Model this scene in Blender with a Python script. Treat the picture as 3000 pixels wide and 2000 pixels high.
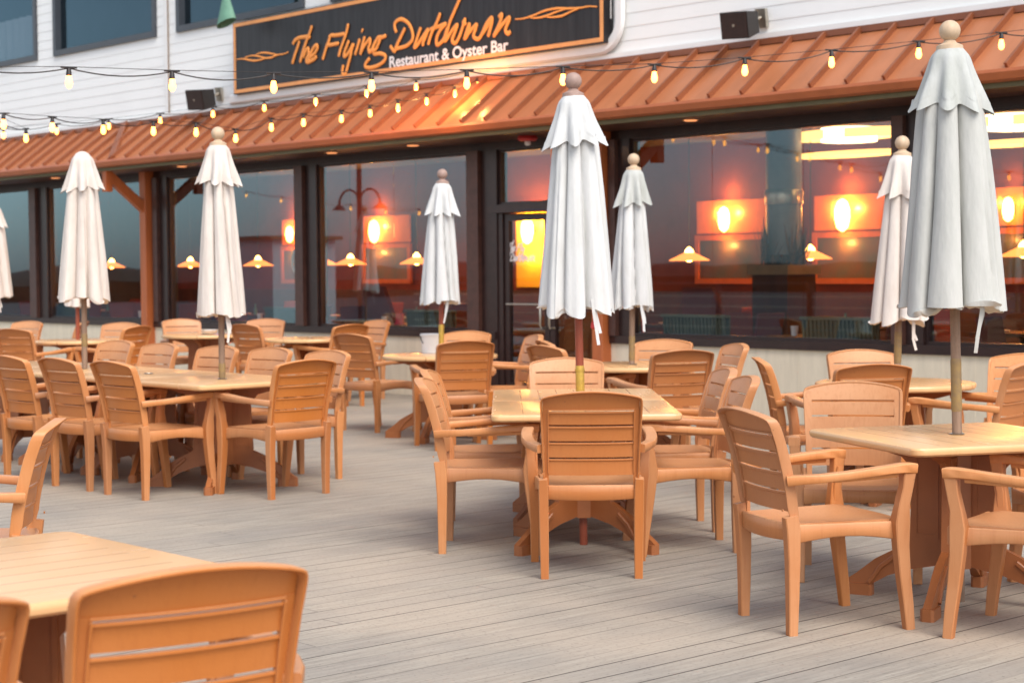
import bpy, bmesh, math, random
from mathutils import Vector, Matrix, noise
R = math.radians
sc = bpy.context.scene
for o in list(bpy.data.objects): bpy.data.objects.remove(o)
COL = sc.collection

# ------------------------------------------------------------------ camera, sky, sun, exposure
CAMH = 1.460
cam_d = bpy.data.cameras.new('camera'); cam = bpy.data.objects.new('camera', cam_d); COL.objects.link(cam)
PITCH, ROLL = 0.04063, -0.0080
fw = Vector((0, math.cos(PITCH), -math.sin(PITCH))); up = Vector((0, math.sin(PITCH), math.cos(PITCH))); rt = Vector((1, 0, 0))
cx = math.cos(ROLL)*rt + math.sin(ROLL)*up; cy = -math.sin(ROLL)*rt + math.cos(ROLL)*up
cam.matrix_world = Matrix(((cx.x, cy.x, -fw.x, 0), (cx.y, cy.y, -fw.y, 0), (cx.z, cy.z, -fw.z, CAMH), (0, 0, 0, 1)))
cam_d.sensor_width = 36; cam_d.lens = 62.18
cam_d.clip_end = 2000; cam_d.clip_start = .05
cam_d.dof.use_dof = True; cam_d.dof.focus_distance = 7.0; cam_d.dof.aperture_fstop = 4.8
sc.camera = cam

SUN_EL, SUN_ROT = R(50), R(155)
w = bpy.data.worlds.new('World'); sc.world = w; w.use_nodes = True
nt = w.node_tree; bg = nt.nodes['Background']; sky = nt.nodes.new('ShaderNodeTexSky')
sky.sky_type = 'NISHITA'; sky.sun_disc = False; sky.sun_elevation = SUN_EL; sky.sun_rotation = SUN_ROT
sky.dust_density = 1.5; sky.ozone_density = 1.0; sky.air_density = 1.0
hs = nt.nodes.new('ShaderNodeHueSaturation'); hs.inputs['Saturation'].default_value = .55
nt.links.new(sky.outputs[0], hs.inputs['Color']); nt.links.new(hs.outputs[0], bg.inputs['Color'])
bg.inputs['Strength'].default_value = .12
sd = bpy.data.lights.new('sun', 'SUN'); sun = bpy.data.objects.new('sun', sd); COL.objects.link(sun)
sd.energy = 1.55; sd.angle = R(40); sd.color = (1, .95, .86)
sdir = Vector((math.sin(SUN_ROT)*math.cos(SUN_EL), math.cos(SUN_ROT)*math.cos(SUN_EL), math.sin(SUN_EL)))
sun.rotation_euler = sdir.to_track_quat('Z', 'Y').to_euler()
vs = sc.view_settings; vs.view_transform = 'Standard'; vs.look = 'None'; vs.exposure = 1.15; vs.gamma = 1
sc.cycles.use_denoising = True
sc.cycles.max_bounces = 8; sc.cycles.transparent_max_bounces = 12; sc.cycles.sample_clamp_indirect = 6

# ------------------------------------------------------------------ materials
def ramp_mat(name): 
    m = bpy.data.materials.new(name); m.use_nodes = True
    return m, m.node_tree, m.node_tree.nodes['Principled BSDF']
def N(nt, t, **k):
    n = nt.nodes.new(t)
    for a, b in k.items(): setattr(n, a, b)
    return n
def math_(nt, op, a, b=None, c=None):
    n = N(nt, 'ShaderNodeMath', operation=op)
    for i, v in enumerate((a, b, c)):
        if v is None: continue
        if isinstance(v, (int, float)): n.inputs[i].default_value = v
        else: nt.links.new(v, n.inputs[i])
    return n.outputs[0]
def mixc(nt, f, a, b, blend='MIX'):
    n = N(nt, 'ShaderNodeMix', data_type='RGBA', blend_type=blend)
    for s, v in ((n.inputs[0], f), (n.inputs[6], a), (n.inputs[7], b)):
        if isinstance(v, (int, float)): s.default_value = v
        elif isinstance(v, (tuple, list)): s.default_value = (*v[:3], 1)
        else: nt.links.new(v, s)
    return n.outputs[2]
def mat(name, col, rough=.5, var=.12, scale=6, col2=None, bump=0, bscale=60, metal=0, stretch=(1, 1, 1), spec=.5, rnd=0, coat=0):
    m, nt, b = ramp_mat(name)
    tc = N(nt, 'ShaderNodeTexCoord'); mp = N(nt, 'ShaderNodeMapping'); mp.inputs['Scale'].default_value = stretch
    nt.links.new(tc.outputs['Object'], mp.inputs[0])
    nz = N(nt, 'ShaderNodeTexNoise'); nz.inputs['Scale'].default_value = scale; nz.inputs['Detail'].default_value = 6; nz.inputs['Roughness'].default_value = .65
    nt.links.new(mp.outputs[0], nz.inputs['Vector'])
    c2 = col2 or tuple(c*(1-var*2.2) for c in col)
    f = N(nt, 'ShaderNodeMapRange'); f.inputs[1].default_value = .35; f.inputs[2].default_value = .72
    nt.links.new(nz.outputs['Fac'], f.inputs[0])
    c = mixc(nt, f.outputs[0], col, c2)
    if rnd:
        oi = N(nt, 'ShaderNodeObjectInfo'); v = math_(nt, 'MULTIPLY_ADD', oi.outputs['Random'], rnd*2, 1-rnd)
        h = N(nt, 'ShaderNodeHueSaturation'); nt.links.new(c, h.inputs['Color']); nt.links.new(v, h.inputs['Value']); c = h.outputs[0]
    nt.links.new(c, b.inputs['Base Color'])
    b.inputs['Roughness'].default_value = rough; b.inputs['Metallic'].default_value = metal
    b.inputs['Specular IOR Level'].default_value = spec
    if coat: b.inputs['Coat Weight'].default_value = coat; b.inputs['Coat Roughness'].default_value = .15
    if bump:
        n2 = N(nt, 'ShaderNodeTexNoise'); n2.inputs['Scale'].default_value = bscale; n2.inputs['Detail'].default_value = 4
        nt.links.new(mp.outputs[0], n2.inputs['Vector'])
        bp = N(nt, 'ShaderNodeBump'); bp.inputs['Strength'].default_value = bump; bp.inputs['Distance'].default_value = .01
        nt.links.new(n2.outputs['Fac'], bp.inputs['Height']); nt.links.new(bp.outputs[0], b.inputs['Normal'])
    return m
def emit(name, col, s):
    m = bpy.data.materials.new(name); m.use_nodes = True; b = m.node_tree.nodes['Principled BSDF']
    b.inputs['Base Color'].default_value = (*col, 1); b.inputs['Emission Color'].default_value = (*col, 1); b.inputs['Emission Strength'].default_value = s
    return m
M = {}
def resin():
    m, nt, b = ramp_mat('tan_resin')
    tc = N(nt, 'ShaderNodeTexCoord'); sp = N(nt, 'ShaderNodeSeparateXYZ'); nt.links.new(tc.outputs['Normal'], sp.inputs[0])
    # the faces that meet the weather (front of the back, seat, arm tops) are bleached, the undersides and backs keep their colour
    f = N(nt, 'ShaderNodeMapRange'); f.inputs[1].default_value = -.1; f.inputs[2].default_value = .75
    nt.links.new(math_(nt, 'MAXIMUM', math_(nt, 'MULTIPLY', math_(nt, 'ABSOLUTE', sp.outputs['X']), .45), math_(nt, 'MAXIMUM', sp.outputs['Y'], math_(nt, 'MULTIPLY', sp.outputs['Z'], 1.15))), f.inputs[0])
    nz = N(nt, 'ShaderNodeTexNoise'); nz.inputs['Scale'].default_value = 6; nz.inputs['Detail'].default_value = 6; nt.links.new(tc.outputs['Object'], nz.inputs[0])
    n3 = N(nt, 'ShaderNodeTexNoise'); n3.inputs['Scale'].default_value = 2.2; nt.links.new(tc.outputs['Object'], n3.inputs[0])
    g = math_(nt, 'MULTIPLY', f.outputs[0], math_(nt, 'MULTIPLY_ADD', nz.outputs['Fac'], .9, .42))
    oi = N(nt, 'ShaderNodeObjectInfo')
    mpg = N(nt, 'ShaderNodeMapping'); mpg.inputs['Scale'].default_value = (34, 34, 2.2); nt.links.new(tc.outputs['Object'], mpg.inputs[0])
    gr = N(nt, 'ShaderNodeTexNoise'); gr.inputs['Scale'].default_value = 2.5; gr.inputs['Detail'].default_value = 4; nt.links.new(mpg.outputs[0], gr.inputs[0])
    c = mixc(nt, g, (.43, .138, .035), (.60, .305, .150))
    gf = N(nt, 'ShaderNodeMapRange'); gf.inputs[1].default_value = .5; gf.inputs[2].default_value = .8; nt.links.new(gr.outputs['Fac'], gf.inputs[0])
    c = mixc(nt, math_(nt, 'MULTIPLY', gf.outputs[0], .28), c, (.34, .11, .035))
    c = mixc(nt, math_(nt, 'MULTIPLY', n3.outputs['Fac'], .25), c, (.40, .125, .035))
    vo = N(nt, 'ShaderNodeTexVoronoi'); vo.inputs['Scale'].default_value = 9; nt.links.new(tc.outputs['Object'], vo.inputs[0])
    c = mixc(nt, math_(nt, 'MULTIPLY', math_(nt, 'LESS_THAN', vo.outputs['Distance'], .035), .5), c, (.20, .08, .04))
    h = N(nt, 'ShaderNodeHueSaturation'); nt.links.new(c, h.inputs['Color'])
    nt.links.new(math_(nt, 'MULTIPLY_ADD', oi.outputs['Random'], .16, .92), h.inputs['Value']); nt.links.new(math_(nt, 'MULTIPLY_ADD', oi.outputs['Random'], .08, .98), h.inputs['Saturation'])
    nt.links.new(h.outputs[0], b.inputs['Base Color'])
    nt.links.new(math_(nt, 'MULTIPLY_ADD', nz.outputs['Fac'], .25, .28), b.inputs['Roughness']); b.inputs['Specular IOR Level'].default_value = .36
    n2 = N(nt, 'ShaderNodeTexNoise'); n2.inputs['Scale'].default_value = 170; nt.links.new(tc.outputs['Object'], n2.inputs[0])
    bp = N(nt, 'ShaderNodeBump'); bp.inputs['Strength'].default_value = .06; bp.inputs['Distance'].default_value = .01
    nt.links.new(n2.outputs['Fac'], bp.inputs['Height']); nt.links.new(bp.outputs[0], b.inputs['Normal'])
    return m
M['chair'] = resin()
M['table_base'] = mat('tan_resin_base', (.37, .122, .038), .42, .10, 4, bump=.05, bscale=120)
M['canvas'] = mat('off_white_canvas', (.60, .60, .60), .9, .05, 5, (.50, .50, .485), bump=.35, bscale=22, stretch=(2, 2, .5), spec=.15)
M['canvas_grey'] = mat('greyed_canvas', (.49, .485, .46), .9, .05, 5, (.40, .40, .375), bump=.35, bscale=22, stretch=(2, 2, .5), spec=.15)
M['canvas_cap'] = mat('weathered_canvas', (.47, .475, .46), .9, .08, 6, (.36, .37, .34), bump=.35, bscale=22, stretch=(2, 2, .5), spec=.15)
M['canvas_warm'] = mat('warm_canvas', (.66, .60, .55), .9, .05, 5, (.54, .47, .42), bump=.35, bscale=22, stretch=(2, 2, .5), spec=.15)
M['wood_gray'] = mat('weathered_wood', (.27, .175, .12), .7, .2, 30, bump=.4, bscale=80, stretch=(1, 1, .12))
M['wood_red'] = mat('varnished_red_wood', (.30, .065, .03), .35, .15, 20, stretch=(1, 1, .1))
M['wood_ball'] = mat('turned_wood', (.58, .42, .28), .55, .12, 25, stretch=(1, 1, .3))
M['ball_dull'] = mat('dull_turned_wood', (.36, .24, .20), .6, .12, 25)
M['brass'] = mat('tarnished_brass', (.62, .40, .07), .35, .2, 40, (.45, .28, .07), metal=.5)
M['sleeve'] = mat('weathered_sleeve', (.27, .175, .06), .6, .2, 30, (.18, .12, .07))
M['yellow_wall'] = mat('yellow_wall_panel', (.80, .50, .04), .7, .15, 5, (.65, .60, .05))
M['siding'] = mat('white_siding', (.85, .855, .84), .6, .02, 2, (.81, .815, .80), stretch=(.6, 1, 1), bump=.08, bscale=60)
M['trim'] = mat('white_trim', (.80, .79, .77), .5, .03, 5)
M['roof'] = mat('copper_red_metal', (.46, .165, .07), .34, .10, 2.2, (.36, .125, .05), metal=.15, bump=.12, bscale=5, stretch=(2.2, .5, .5), spec=.4)
M['rib'] = mat('copper_red_seam', (.24, .075, .03), .45, .1, 4)
M['gutter'] = mat('orange_brown_gutter', (.46, .13, .045), .4, .1, 3)
M['olive'] = mat('olive_underside', (.16, .14, .07), .6, .1, 5)
M['frame'] = mat('dark_brown_frame', (.032, .014, .012), .35, .2, 10)
M['frame_lit_brown'] = mat('mullion_lit_brown', (.085, .034, .024), .45, .2, 10)  # left mullion halves: their lit look is put into this redder brown
M['frame_grey'] = mat('charcoal_frame', (.045, .05, .06), .4, .1, 8)
M['post'] = mat('orange_stained_post', (.50, .13, .035), .5, .12, 8, stretch=(1, 1, .15), bump=.1)
M['plinth'] = mat('cream_plinth', (.76, .66, .50), .75, .06, 4, (.66, .57, .43), stretch=(3, 3, .4), bump=.1)
M['black'] = mat('black_plastic', (.02, .016, .014), .55, .1, 20)
M['sign'] = mat('black_sign_face', (.012, .010, .011), .38, .2, 3, (.03, .028, .03), stretch=(6, 1, .4), spec=.3)
M['sign_orange'] = mat('orange_sign_paint', (.88, .32, .06), .5, .05, 9)
M['sign_border'] = mat('orange_sign_border', (.80, .34, .11), .5, .08, 9)
M['sign_white'] = mat('white_sign_paint', (.82, .80, .80), .5, .02, 9)
M['wire'] = mat('black_cable', (.018, .012, .011), .5, .1, 30)
M['white_plastic'] = mat('white_plastic', (.75, .74, .73), .4, .03, 10)
M['steel'] = mat('brushed_steel', (.55, .50, .42), .3, .1, 30, metal=.9)
M['int_wall'] = mat('interior_orange_wall', (.19, .045, .035), .8, .15, 2)
M['int_dark'] = mat('interior_dark_wood', (.09, .028, .014), .5, .2, 6, stretch=(1, 1, .2))
M['int_ceiling'] = mat('interior_ceiling', (.10, .09, .10), .9, .1, 3)
M['int_floor'] = mat('interior_floor', (.05, .03, .022), .6, .1, 3)
M['maroon'] = mat('interior_maroon_wall', (.17, .045, .05), .8, .15, 2)
M['panel'] = mat('pale_orange_panel', (.66, .20, .05), .7, .1, 4)
M['picture'] = mat('painting_canvas', (.16, .17, .13), .6, .3, 4, (.30, .22, .10))
M['picture_low'] = mat('dark_painting', (.06, .08, .07), .4, .3, 3, (.15, .06, .03))
M['leaf'] = mat('dried_foliage', (.16, .075, .025), .8, .3, 30)
M['green'] = mat('green_fabric', (.13, .28, .20), .7, .1, 12)
M['pink'] = mat('pink_fabric', (.62, .03, .10), .7, .1, 12)
M['red'] = mat('red_plastic', (.50, .03, .03), .4, .1, 12)
M['curtain'] = mat('pale_curtain', (.42, .43, .44), .9, .06, 4, stretch=(12, 1, .3))
M['far_trees'] = mat('dark_far_foliage', (.02, .028, .018), .9, .4, .8)
M['ground'] = mat('asphalt', (.06, .06, .058), .9, .15, .5)
M['pale_wall'] = mat('pale_building', (.62, .63, .60), .7, .03, 3)
M['bulb'] = emit('lit_bulb', (1, .30, .055), 5.5)
M['lamp_glow'] = emit('lit_lampshade', (1, .62, .16), 9)
M['lamp_core'] = emit('lit_lamp_core', (1, .55, .12), 9)
M['pendant_shade'] = emit('lit_pendant_shade', (.95, .25, .05), 1.3)
M['ring_glow'] = emit('lit_ceiling_ring', (1, .55, .14), 1.3)
M['ring_core'] = emit('lit_ceiling_core', (1, .74, .36), 3)
M['yellow_panel'] = emit('lit_yellow_panel', (1, .62, .05), 3.2)
M['violet'] = emit('violet_neon', (.25, .02, 1), 5)
M['downlight'] = emit('warm_downlight', (1, .38, .14), .45)

def table_top_mat():
    m, nt, b = ramp_mat('beige_slatted_top')
    tc = N(nt, 'ShaderNodeTexCoord'); sp = N(nt, 'ShaderNodeSeparateXYZ'); nt.links.new(tc.outputs['Object'], sp.inputs[0])
    x = math_(nt, 'FRACT', math_(nt, 'MULTIPLY_ADD', sp.outputs['X'], 1/.107, .5))
    g = math_(nt, 'LESS_THAN', math_(nt, 'ABSOLUTE', math_(nt, 'SUBTRACT', x, .5)), .028)
    ax = math_(nt, 'ABSOLUTE', sp.outputs['X']); ay = math_(nt, 'ABSOLUTE', sp.outputs['Y'])
    g = math_(nt, 'MULTIPLY', g, math_(nt, 'MULTIPLY', math_(nt, 'LESS_THAN', ax, .40), math_(nt, 'LESS_THAN', ay, .40)))
    nz = N(nt, 'ShaderNodeTexNoise'); nz.inputs['Scale'].default_value = 5; nz.inputs['Detail'].default_value = 5
    mp = N(nt, 'ShaderNodeMapping'); mp.inputs['Scale'].default_value = (3, .5, 1); nt.links.new(tc.outputs['Object'], mp.inputs[0]); nt.links.new(mp.outputs[0], nz.inputs[0])
    c = mixc(nt, nz.outputs['Fac'], (.76, .47, .235), (.65, .37, .165)); c = mixc(nt, math_(nt, 'MULTIPLY', g, .85), c, (.34, .15, .06))
    nt.links.new(c, b.inputs['Base Color']); b.inputs['Roughness'].default_value = .24
    rr = math_(nt, 'MULTIPLY_ADD', nz.outputs['Fac'], .2, .14); nt.links.new(rr, b.inputs['Roughness'])
    bp = N(nt, 'ShaderNodeBump', invert=True); bp.inputs['Strength'].default_value = .6; bp.inputs['Distance'].default_value = .003
    nt.links.new(g, bp.inputs['Height']); nt.links.new(bp.outputs[0], b.inputs['Normal'])
    return m
M['table_top'] = table_top_mat()

def deck_mat():
    m, nt, b = ramp_mat('weathered_deck_boards')
    tc = N(nt, 'ShaderNodeTexCoord'); sp = N(nt, 'ShaderNodeSeparateXYZ'); nt.links.new(tc.outputs['Object'], sp.inputs[0])
    W = .143
    u = math_(nt, 'MULTIPLY', sp.outputs['X'], 1/W); fx = math_(nt, 'FRACT', u); ix = math_(nt, 'FLOOR', u)
    wn = N(nt, 'ShaderNodeTexWhiteNoise', noise_dimensions='1D'); nt.links.new(ix, wn.inputs['W'])
    v = math_(nt, 'MULTIPLY_ADD', sp.outputs['Y'], 1/4.2, math_(nt, 'MULTIPLY', wn.outputs['Value'], 7)); fy = math_(nt, 'FRACT', v); iy = math_(nt, 'FLOOR', v)
    cb = N(nt, 'ShaderNodeCombineXYZ'); nt.links.new(ix, cb.inputs[0]); nt.links.new(iy, cb.inputs[1])
    w2 = N(nt, 'ShaderNodeTexWhiteNoise', noise_dimensions='2D'); nt.links.new(cb.outputs[0], w2.inputs['Vector'])
    dx = math_(nt, 'ABSOLUTE', math_(nt, 'SUBTRACT', fx, .5)); gx = N(nt, 'ShaderNodeMapRange'); gx.inputs[1].default_value = .462; gx.inputs[2].default_value = .488
    nt.links.new(dx, gx.inputs[0])
    # some gaps are packed with dirt and read faint
    gw = N(nt, 'ShaderNodeTexWhiteNoise', noise_dimensions='1D'); nt.links.new(math_(nt, 'FLOOR', math_(nt, 'ADD', u, .5)), gw.inputs['W'])
    gn = N(nt, 'ShaderNodeTexNoise'); gn.inputs['Scale'].default_value = .9; nt.links.new(tc.outputs['Object'], gn.inputs[0])
    gs = math_(nt, 'MINIMUM', math_(nt, 'ADD', math_(nt, 'MULTIPLY', math_(nt, 'POWER', gw.outputs['Value'], 2.4), 1.3), math_(nt, 'MULTIPLY', gn.outputs['Fac'], .42)), 1.0)
    gap = math_(nt, 'MULTIPLY', gx.outputs[0], gs)
    gy = math_(nt, 'LESS_THAN', fy, .0011); gap = math_(nt, 'MAXIMUM', gap, math_(nt, 'MULTIPLY', gy, .6))
    mp = N(nt, 'ShaderNodeMapping'); mp.inputs['Scale'].default_value = (14, .9, 1)
    nt.links.new(tc.outputs['Object'], mp.inputs[0])
    ad = N(nt, 'ShaderNodeVectorMath', operation='ADD'); nt.links.new(mp.outputs[0], ad.inputs[0]); nt.links.new(w2.outputs['Color'], ad.inputs[1])
    g1 = N(nt, 'ShaderNodeTexNoise'); g1.inputs['Scale'].default_value = 3; g1.inputs['Detail'].default_value = 8; g1.inputs['Roughness'].default_value = .7; nt.links.new(ad.outputs[0], g1.inputs[0])
    big = N(nt, 'ShaderNodeTexNoise'); big.inputs['Scale'].default_value = .8; big.inputs['Detail'].default_value = 5; nt.links.new(tc.outputs['Object'], big.inputs[0])
    fine = N(nt, 'ShaderNodeTexNoise'); fine.inputs['Scale'].default_value = 55; fine.inputs['Detail'].default_value = 3; nt.links.new(tc.outputs['Object'], fine.inputs[0])
    g1r = N(nt, 'ShaderNodeMapRange'); g1r.inputs[1].default_value = .3; g1r.inputs[2].default_value = .7; nt.links.new(g1.outputs['Fac'], g1r.inputs[0])
    c = mixc(nt, g1r.outputs[0], (.205, .18, .148), (.42, .375, .312))
    c = mixc(nt, math_(nt, 'MULTIPLY', w2.outputs['Value'], .50), c, (.25, .225, .20))
    f2 = N(nt, 'ShaderNodeMapRange'); f2.inputs[1].default_value = .42; f2.inputs[2].default_value = .68; nt.links.new(big.outputs['Fac'], f2.inputs[0])
    c = mixc(nt, math_(nt, 'MULTIPLY', f2.outputs[0], .55), c, (.48, .39, .30))
    f3 = N(nt, 'ShaderNodeMapRange'); f3.inputs[1].default_value = .55; f3.inputs[2].default_value = .8; nt.links.new(fine.outputs['Fac'], f3.inputs[0])
    c = mixc(nt, math_(nt, 'MULTIPLY', f3.outputs[0], .7), c, (.17, .145, .125))
    vo = N(nt, 'ShaderNodeTexVoronoi'); vo.inputs['Scale'].default_value = 2.3; nt.links.new(tc.outputs['Object'], vo.inputs[0])
    sp2 = math_(nt, 'LESS_THAN', vo.outputs['Distance'], .022); c = mixc(nt, math_(nt, 'MULTIPLY', sp2, .6), c, (.12, .08, .06))
    sy = math_(nt, 'ABSOLUTE', math_(nt, 'SUBTRACT', math_(nt, 'FRACT', math_(nt, 'MULTIPLY', sp.outputs['Y'], 1/.41)), .5))
    sx = math_(nt, 'ABSOLUTE', math_(nt, 'SUBTRACT', dx, .33))
    scr = math_(nt, 'MULTIPLY', math_(nt, 'LESS_THAN', sy, .010), math_(nt, 'LESS_THAN', sx, .028)); c = mixc(nt, math_(nt, 'MULTIPLY', scr, .45), c, (.07, .055, .045))
    c = mixc(nt, gap, c, (.035, .026, .022))
    nt.links.new(c, b.inputs['Base Color']); b.inputs['Roughness'].default_value = .62; b.inputs['Specular IOR Level'].default_value = .35
    h = math_(nt, 'SUBTRACT', math_(nt, 'MULTIPLY', g1.outputs['Fac'], .25), gap)
    bp = N(nt, 'ShaderNodeBump'); bp.inputs['Strength'].default_value = .5; bp.inputs['Distance'].default_value = .006
    nt.links.new(h, bp.inputs['Height']); nt.links.new(bp.outputs[0], b.inputs['Normal'])
    return m
M['deck'] = deck_mat()

def glass_mat(name, k, tint):
    m = bpy.data.materials.new(name); m.use_nodes = True; nt = m.node_tree; nt.nodes.clear()
    out = N(nt, 'ShaderNodeOutputMaterial'); fr = N(nt, 'ShaderNodeFresnel'); fr.inputs['IOR'].default_value = 1.5
    ge = N(nt, 'ShaderNodeNewGeometry')
    f = math_(nt, 'MULTIPLY', math_(nt, 'MINIMUM', math_(nt, 'MULTIPLY', fr.outputs[0], k), .8), math_(nt, 'SUBTRACT', 1.0, ge.outputs['Backfacing']))
    tr = N(nt, 'ShaderNodeBsdfTransparent'); tr.inputs[0].default_value = (*tint, 1)
    gl = N(nt, 'ShaderNodeBsdfGlossy'); gl.inputs['Roughness'].default_value = .012; gl.inputs['Color'].default_value = (.50, .78, .95, 1)
    mx = N(nt, 'ShaderNodeMixShader'); nt.links.new(f, mx.inputs[0]); nt.links.new(tr.outputs[0], mx.inputs[1]); nt.links.new(gl.outputs[0], mx.inputs[2]); nt.links.new(mx.outputs[0], out.inputs[0])
    return m
M['glass'] = glass_mat('window_glass', 2.7, (.95, .93, .91))
M['glass_up'] = glass_mat('upper_window_glass', 1.3, (.7, .72, .74))

# ------------------------------------------------------------------ mesh builder
class MB:
    def __init__(s): s.v = []; s.f = []; s.m = []
    def add(s, vs, fs, mi=0):
        o = len(s.v); s.v += [tuple(v) for v in vs]; s.f += [tuple(o+i for i in f) for f in fs]; s.m += [mi]*len(fs); return s
    def box(s, a, b, mi=0):
        (x0, y0, z0), (x1, y1, z1) = a, b
        return s.add([(x0,y0,z0),(x1,y0,z0),(x1,y1,z0),(x0,y1,z0),(x0,y0,z1),(x1,y0,z1),(x1,y1,z1),(x0,y1,z1)],
                     [(0,3,2,1),(4,5,6,7),(0,1,5,4),(1,2,6,5),(2,3,7,6),(3,0,4,7)], mi)
    def sweep(s, pts, w, t, side=(1, 0, 0), mi=0, ch=.22, closed=False, sides=None):
        """chamfered rectangular section carried along pts; side = direction of the width"""
        P = [Vector(p) for p in pts]; n = len(P)
        W = w if isinstance(w, (list, tuple)) else [w]*n; T = t if isinstance(t, (list, tuple)) else [t]*n
        rings = []
        for i, p in enumerate(P):
            a = P[i-1] if (i > 0 or closed) else p; b = P[(i+1) % n] if (i < n-1 or closed) else p
            tg = (b-a).normalized(); sd = Vector(sides[i] if sides else side); sd = (sd-tg*sd.dot(tg)).normalized(); nn = tg.cross(sd)
            hw, ht = W[i]/2, T[i]/2; c = min(hw, ht)*ch*2
            c = min(c, hw*.95, ht*.95)
            sec = [(hw, ht-c), (hw-c, ht), (-hw+c, ht), (-hw, ht-c), (-hw, -ht+c), (-hw+c, -ht), (hw-c, -ht), (hw, -ht+c)]
            rings.append([p+sd*x+nn*y for x, y in sec])
        vs = [v for r in rings for v in r]; fs = []
        m = n if closed else n-1
        for i in range(m):
            j = (i+1) % n
            for k in range(8):
                l = (k+1) % 8; fs.append((i*8+k, i*8+l, j*8+l, j*8+k))
        if not closed:
            fs.append(tuple(range(7, -1, -1))); fs.append(tuple((n-1)*8+k for k in range(8)))
        return s.add(vs, fs, mi)
    def tube(s, pts, r, k=8, mi=0, flat=None):
        P = [Vector(p) for p in pts]; n = len(P); Rr = r if isinstance(r, (list, tuple)) else [r]*n
        ref = Vector((0, 0, 1)) if abs((P[-1]-P[0]).normalized().z) < .9 else Vector((1, 0, 0))
        if flat: ref = Vector(flat)
        vs = []; fs = []
        for i, p in enumerate(P):
            tg = (P[min(i+1, n-1)]-P[max(i-1, 0)]).normalized()
            a = tg.cross(ref).normalized(); b = a.cross(tg)
            kk = .3 if flat else 1
            for q in range(k):
                an = 2*math.pi*q/k; vs.append(p+a*math.cos(an)*Rr[i]+b*math.sin(an)*Rr[i]*kk)
        for i in range(n-1):
            for q in range(k): l = (q+1) % k; fs.append((i*k+q, i*k+l, (i+1)*k+l, (i+1)*k+q))
        fs.append(tuple(range(k-1, -1, -1))); fs.append(tuple((n-1)*k+q for q in range(k)))
        return s.add(vs, fs, mi)
    def lathe(s, prof, c=(0, 0, 0), k=24, mi=0):
        vs = []; fs = []; n = len(prof)
        for r, z in prof:
            for q in range(k): an = 2*math.pi*q/k; vs.append((c[0]+r*math.cos(an), c[1]+r*math.sin(an), c[2]+z))
        for i in range(n-1):
            for q in range(k): l = (q+1) % k; fs.append((i*k+q, i*k+l, (i+1)*k+l, (i+1)*k+q))
        fs.append(tuple(range(k-1, -1, -1))); fs.append(tuple((n-1)*k+q for q in range(k)))
        return s.add(vs, fs, mi)
    def prism(s, poly, y0, y1, mi=0):
        """polygon in x,z extruded from y0 to y1"""
        n = len(poly); vs = [(x, y0, z) for x, z in poly]+[(x, y1, z) for x, z in poly]
        fs = [tuple(range(n)), tuple(range(2*n-1, n-1, -1))]+[(i, i+n, (i+1) % n+n, (i+1) % n) for i in range(n)]
        return s.add(vs, fs, mi)
    def build(s, name, mats, parent=None, smooth=40, link=True):
        me = bpy.data.meshes.new(name); me.from_pydata(s.v, [], s.f)
        for m_ in (mats if isinstance(mats, (list, tuple)) else [mats]): me.materials.append(m_)
        me.polygons.foreach_set('material_index', s.m)
        bm = bmesh.new(); bm.from_mesh(me); bmesh.ops.recalc_face_normals(bm, faces=bm.faces); bm.to_mesh(me); bm.free()
        if smooth:
            me.shade_smooth(); me.set_sharp_from_angle(angle=R(smooth))
        o = bpy.data.objects.new(name, me)
        if link: COL.objects.link(o)
        if parent: o.parent = parent
        return o
def props(o, label=None, cat=None, group=None, kind=None):
    if label: o['label'] = label
    if cat: o['category'] = cat
    if group: o['group'] = group
    if kind: o['kind'] = kind
    return o
def empty(name, loc=(0, 0, 0), rz=0, label=None, cat=None, group=None):
    o = bpy.data.objects.new(name, None); COL.objects.link(o); o.location = loc; o.rotation_euler = (0, 0, rz); o.empty_display_size = .1
    return props(o, label, cat, group)
def copy_tree(o, parent=None):
    c = o.copy(); COL.objects.link(c)
    if parent: c.parent = parent
    for ch in list(o.children): copy_tree(ch, c)
    return c

# facade frame: local x runs along the wall to the right, local -y points out to the terrace
YAW, DW = -0.83381, 13.0716
DX, DY = math.cos(YAW), math.sin(YAW); NX, NY = math.sin(YAW), -math.cos(YAW)
P0 = (-NX*DW, -NY*DW, 0)
def onwall(o): o.location = P0; o.rotation_euler = (0, 0, YAW); return o
def wpt(t, off, z): return Vector((P0[0]+t*DX+off*NX, P0[1]+t*DY+off*NY, z))

# ------------------------------------------------------------------ setting: ground, deck
b = MB(); b.add([(-600, -600, -.12), (600, -600, -.12), (600, 600, -.12), (-600, 600, -.12)], [(0, 1, 2, 3)])
props(b.build('ground', M['ground'], smooth=0), kind='structure')
b = MB(); b.box((-36, -16.2, -.1), (4, .02, 0)); props(onwall(b.build('deck', M['deck'], smooth=0)), kind='structure')
rng = random.Random(3)
b = MB(); n = 220
vs = []; fs = []
for i in range(n+1):
    a = R(60)+R(240)*i/n; rr = 95+8*math.sin(i*.21)
    h = 4.6+2.2*noise.noise(Vector((i*.09, 0, 0)))+1.3*noise.noise(Vector((i*.5, 3, 0)))+.7*noise.noise(Vector((i*1.7, 7, 0)))
    for k, (q, z) in enumerate(((0, -.2), (-1.5, h*.2), (0, h*.32), (3.5, h*.38), (9, h*.25), (12, -.2))):
        vs.append(((rr+q)*math.cos(a), (rr+q)*math.sin(a), z))
for i in range(n):
    for k in range(5): fs.append((i*6+k, i*6+k+1, (i+1)*6+k+1, (i+1)*6+k))
b.add(vs, fs); props(b.build('far_woodland', M['far_trees']), 'dark low band of trees along the horizon behind the terrace', 'trees', kind='stuff')

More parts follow.
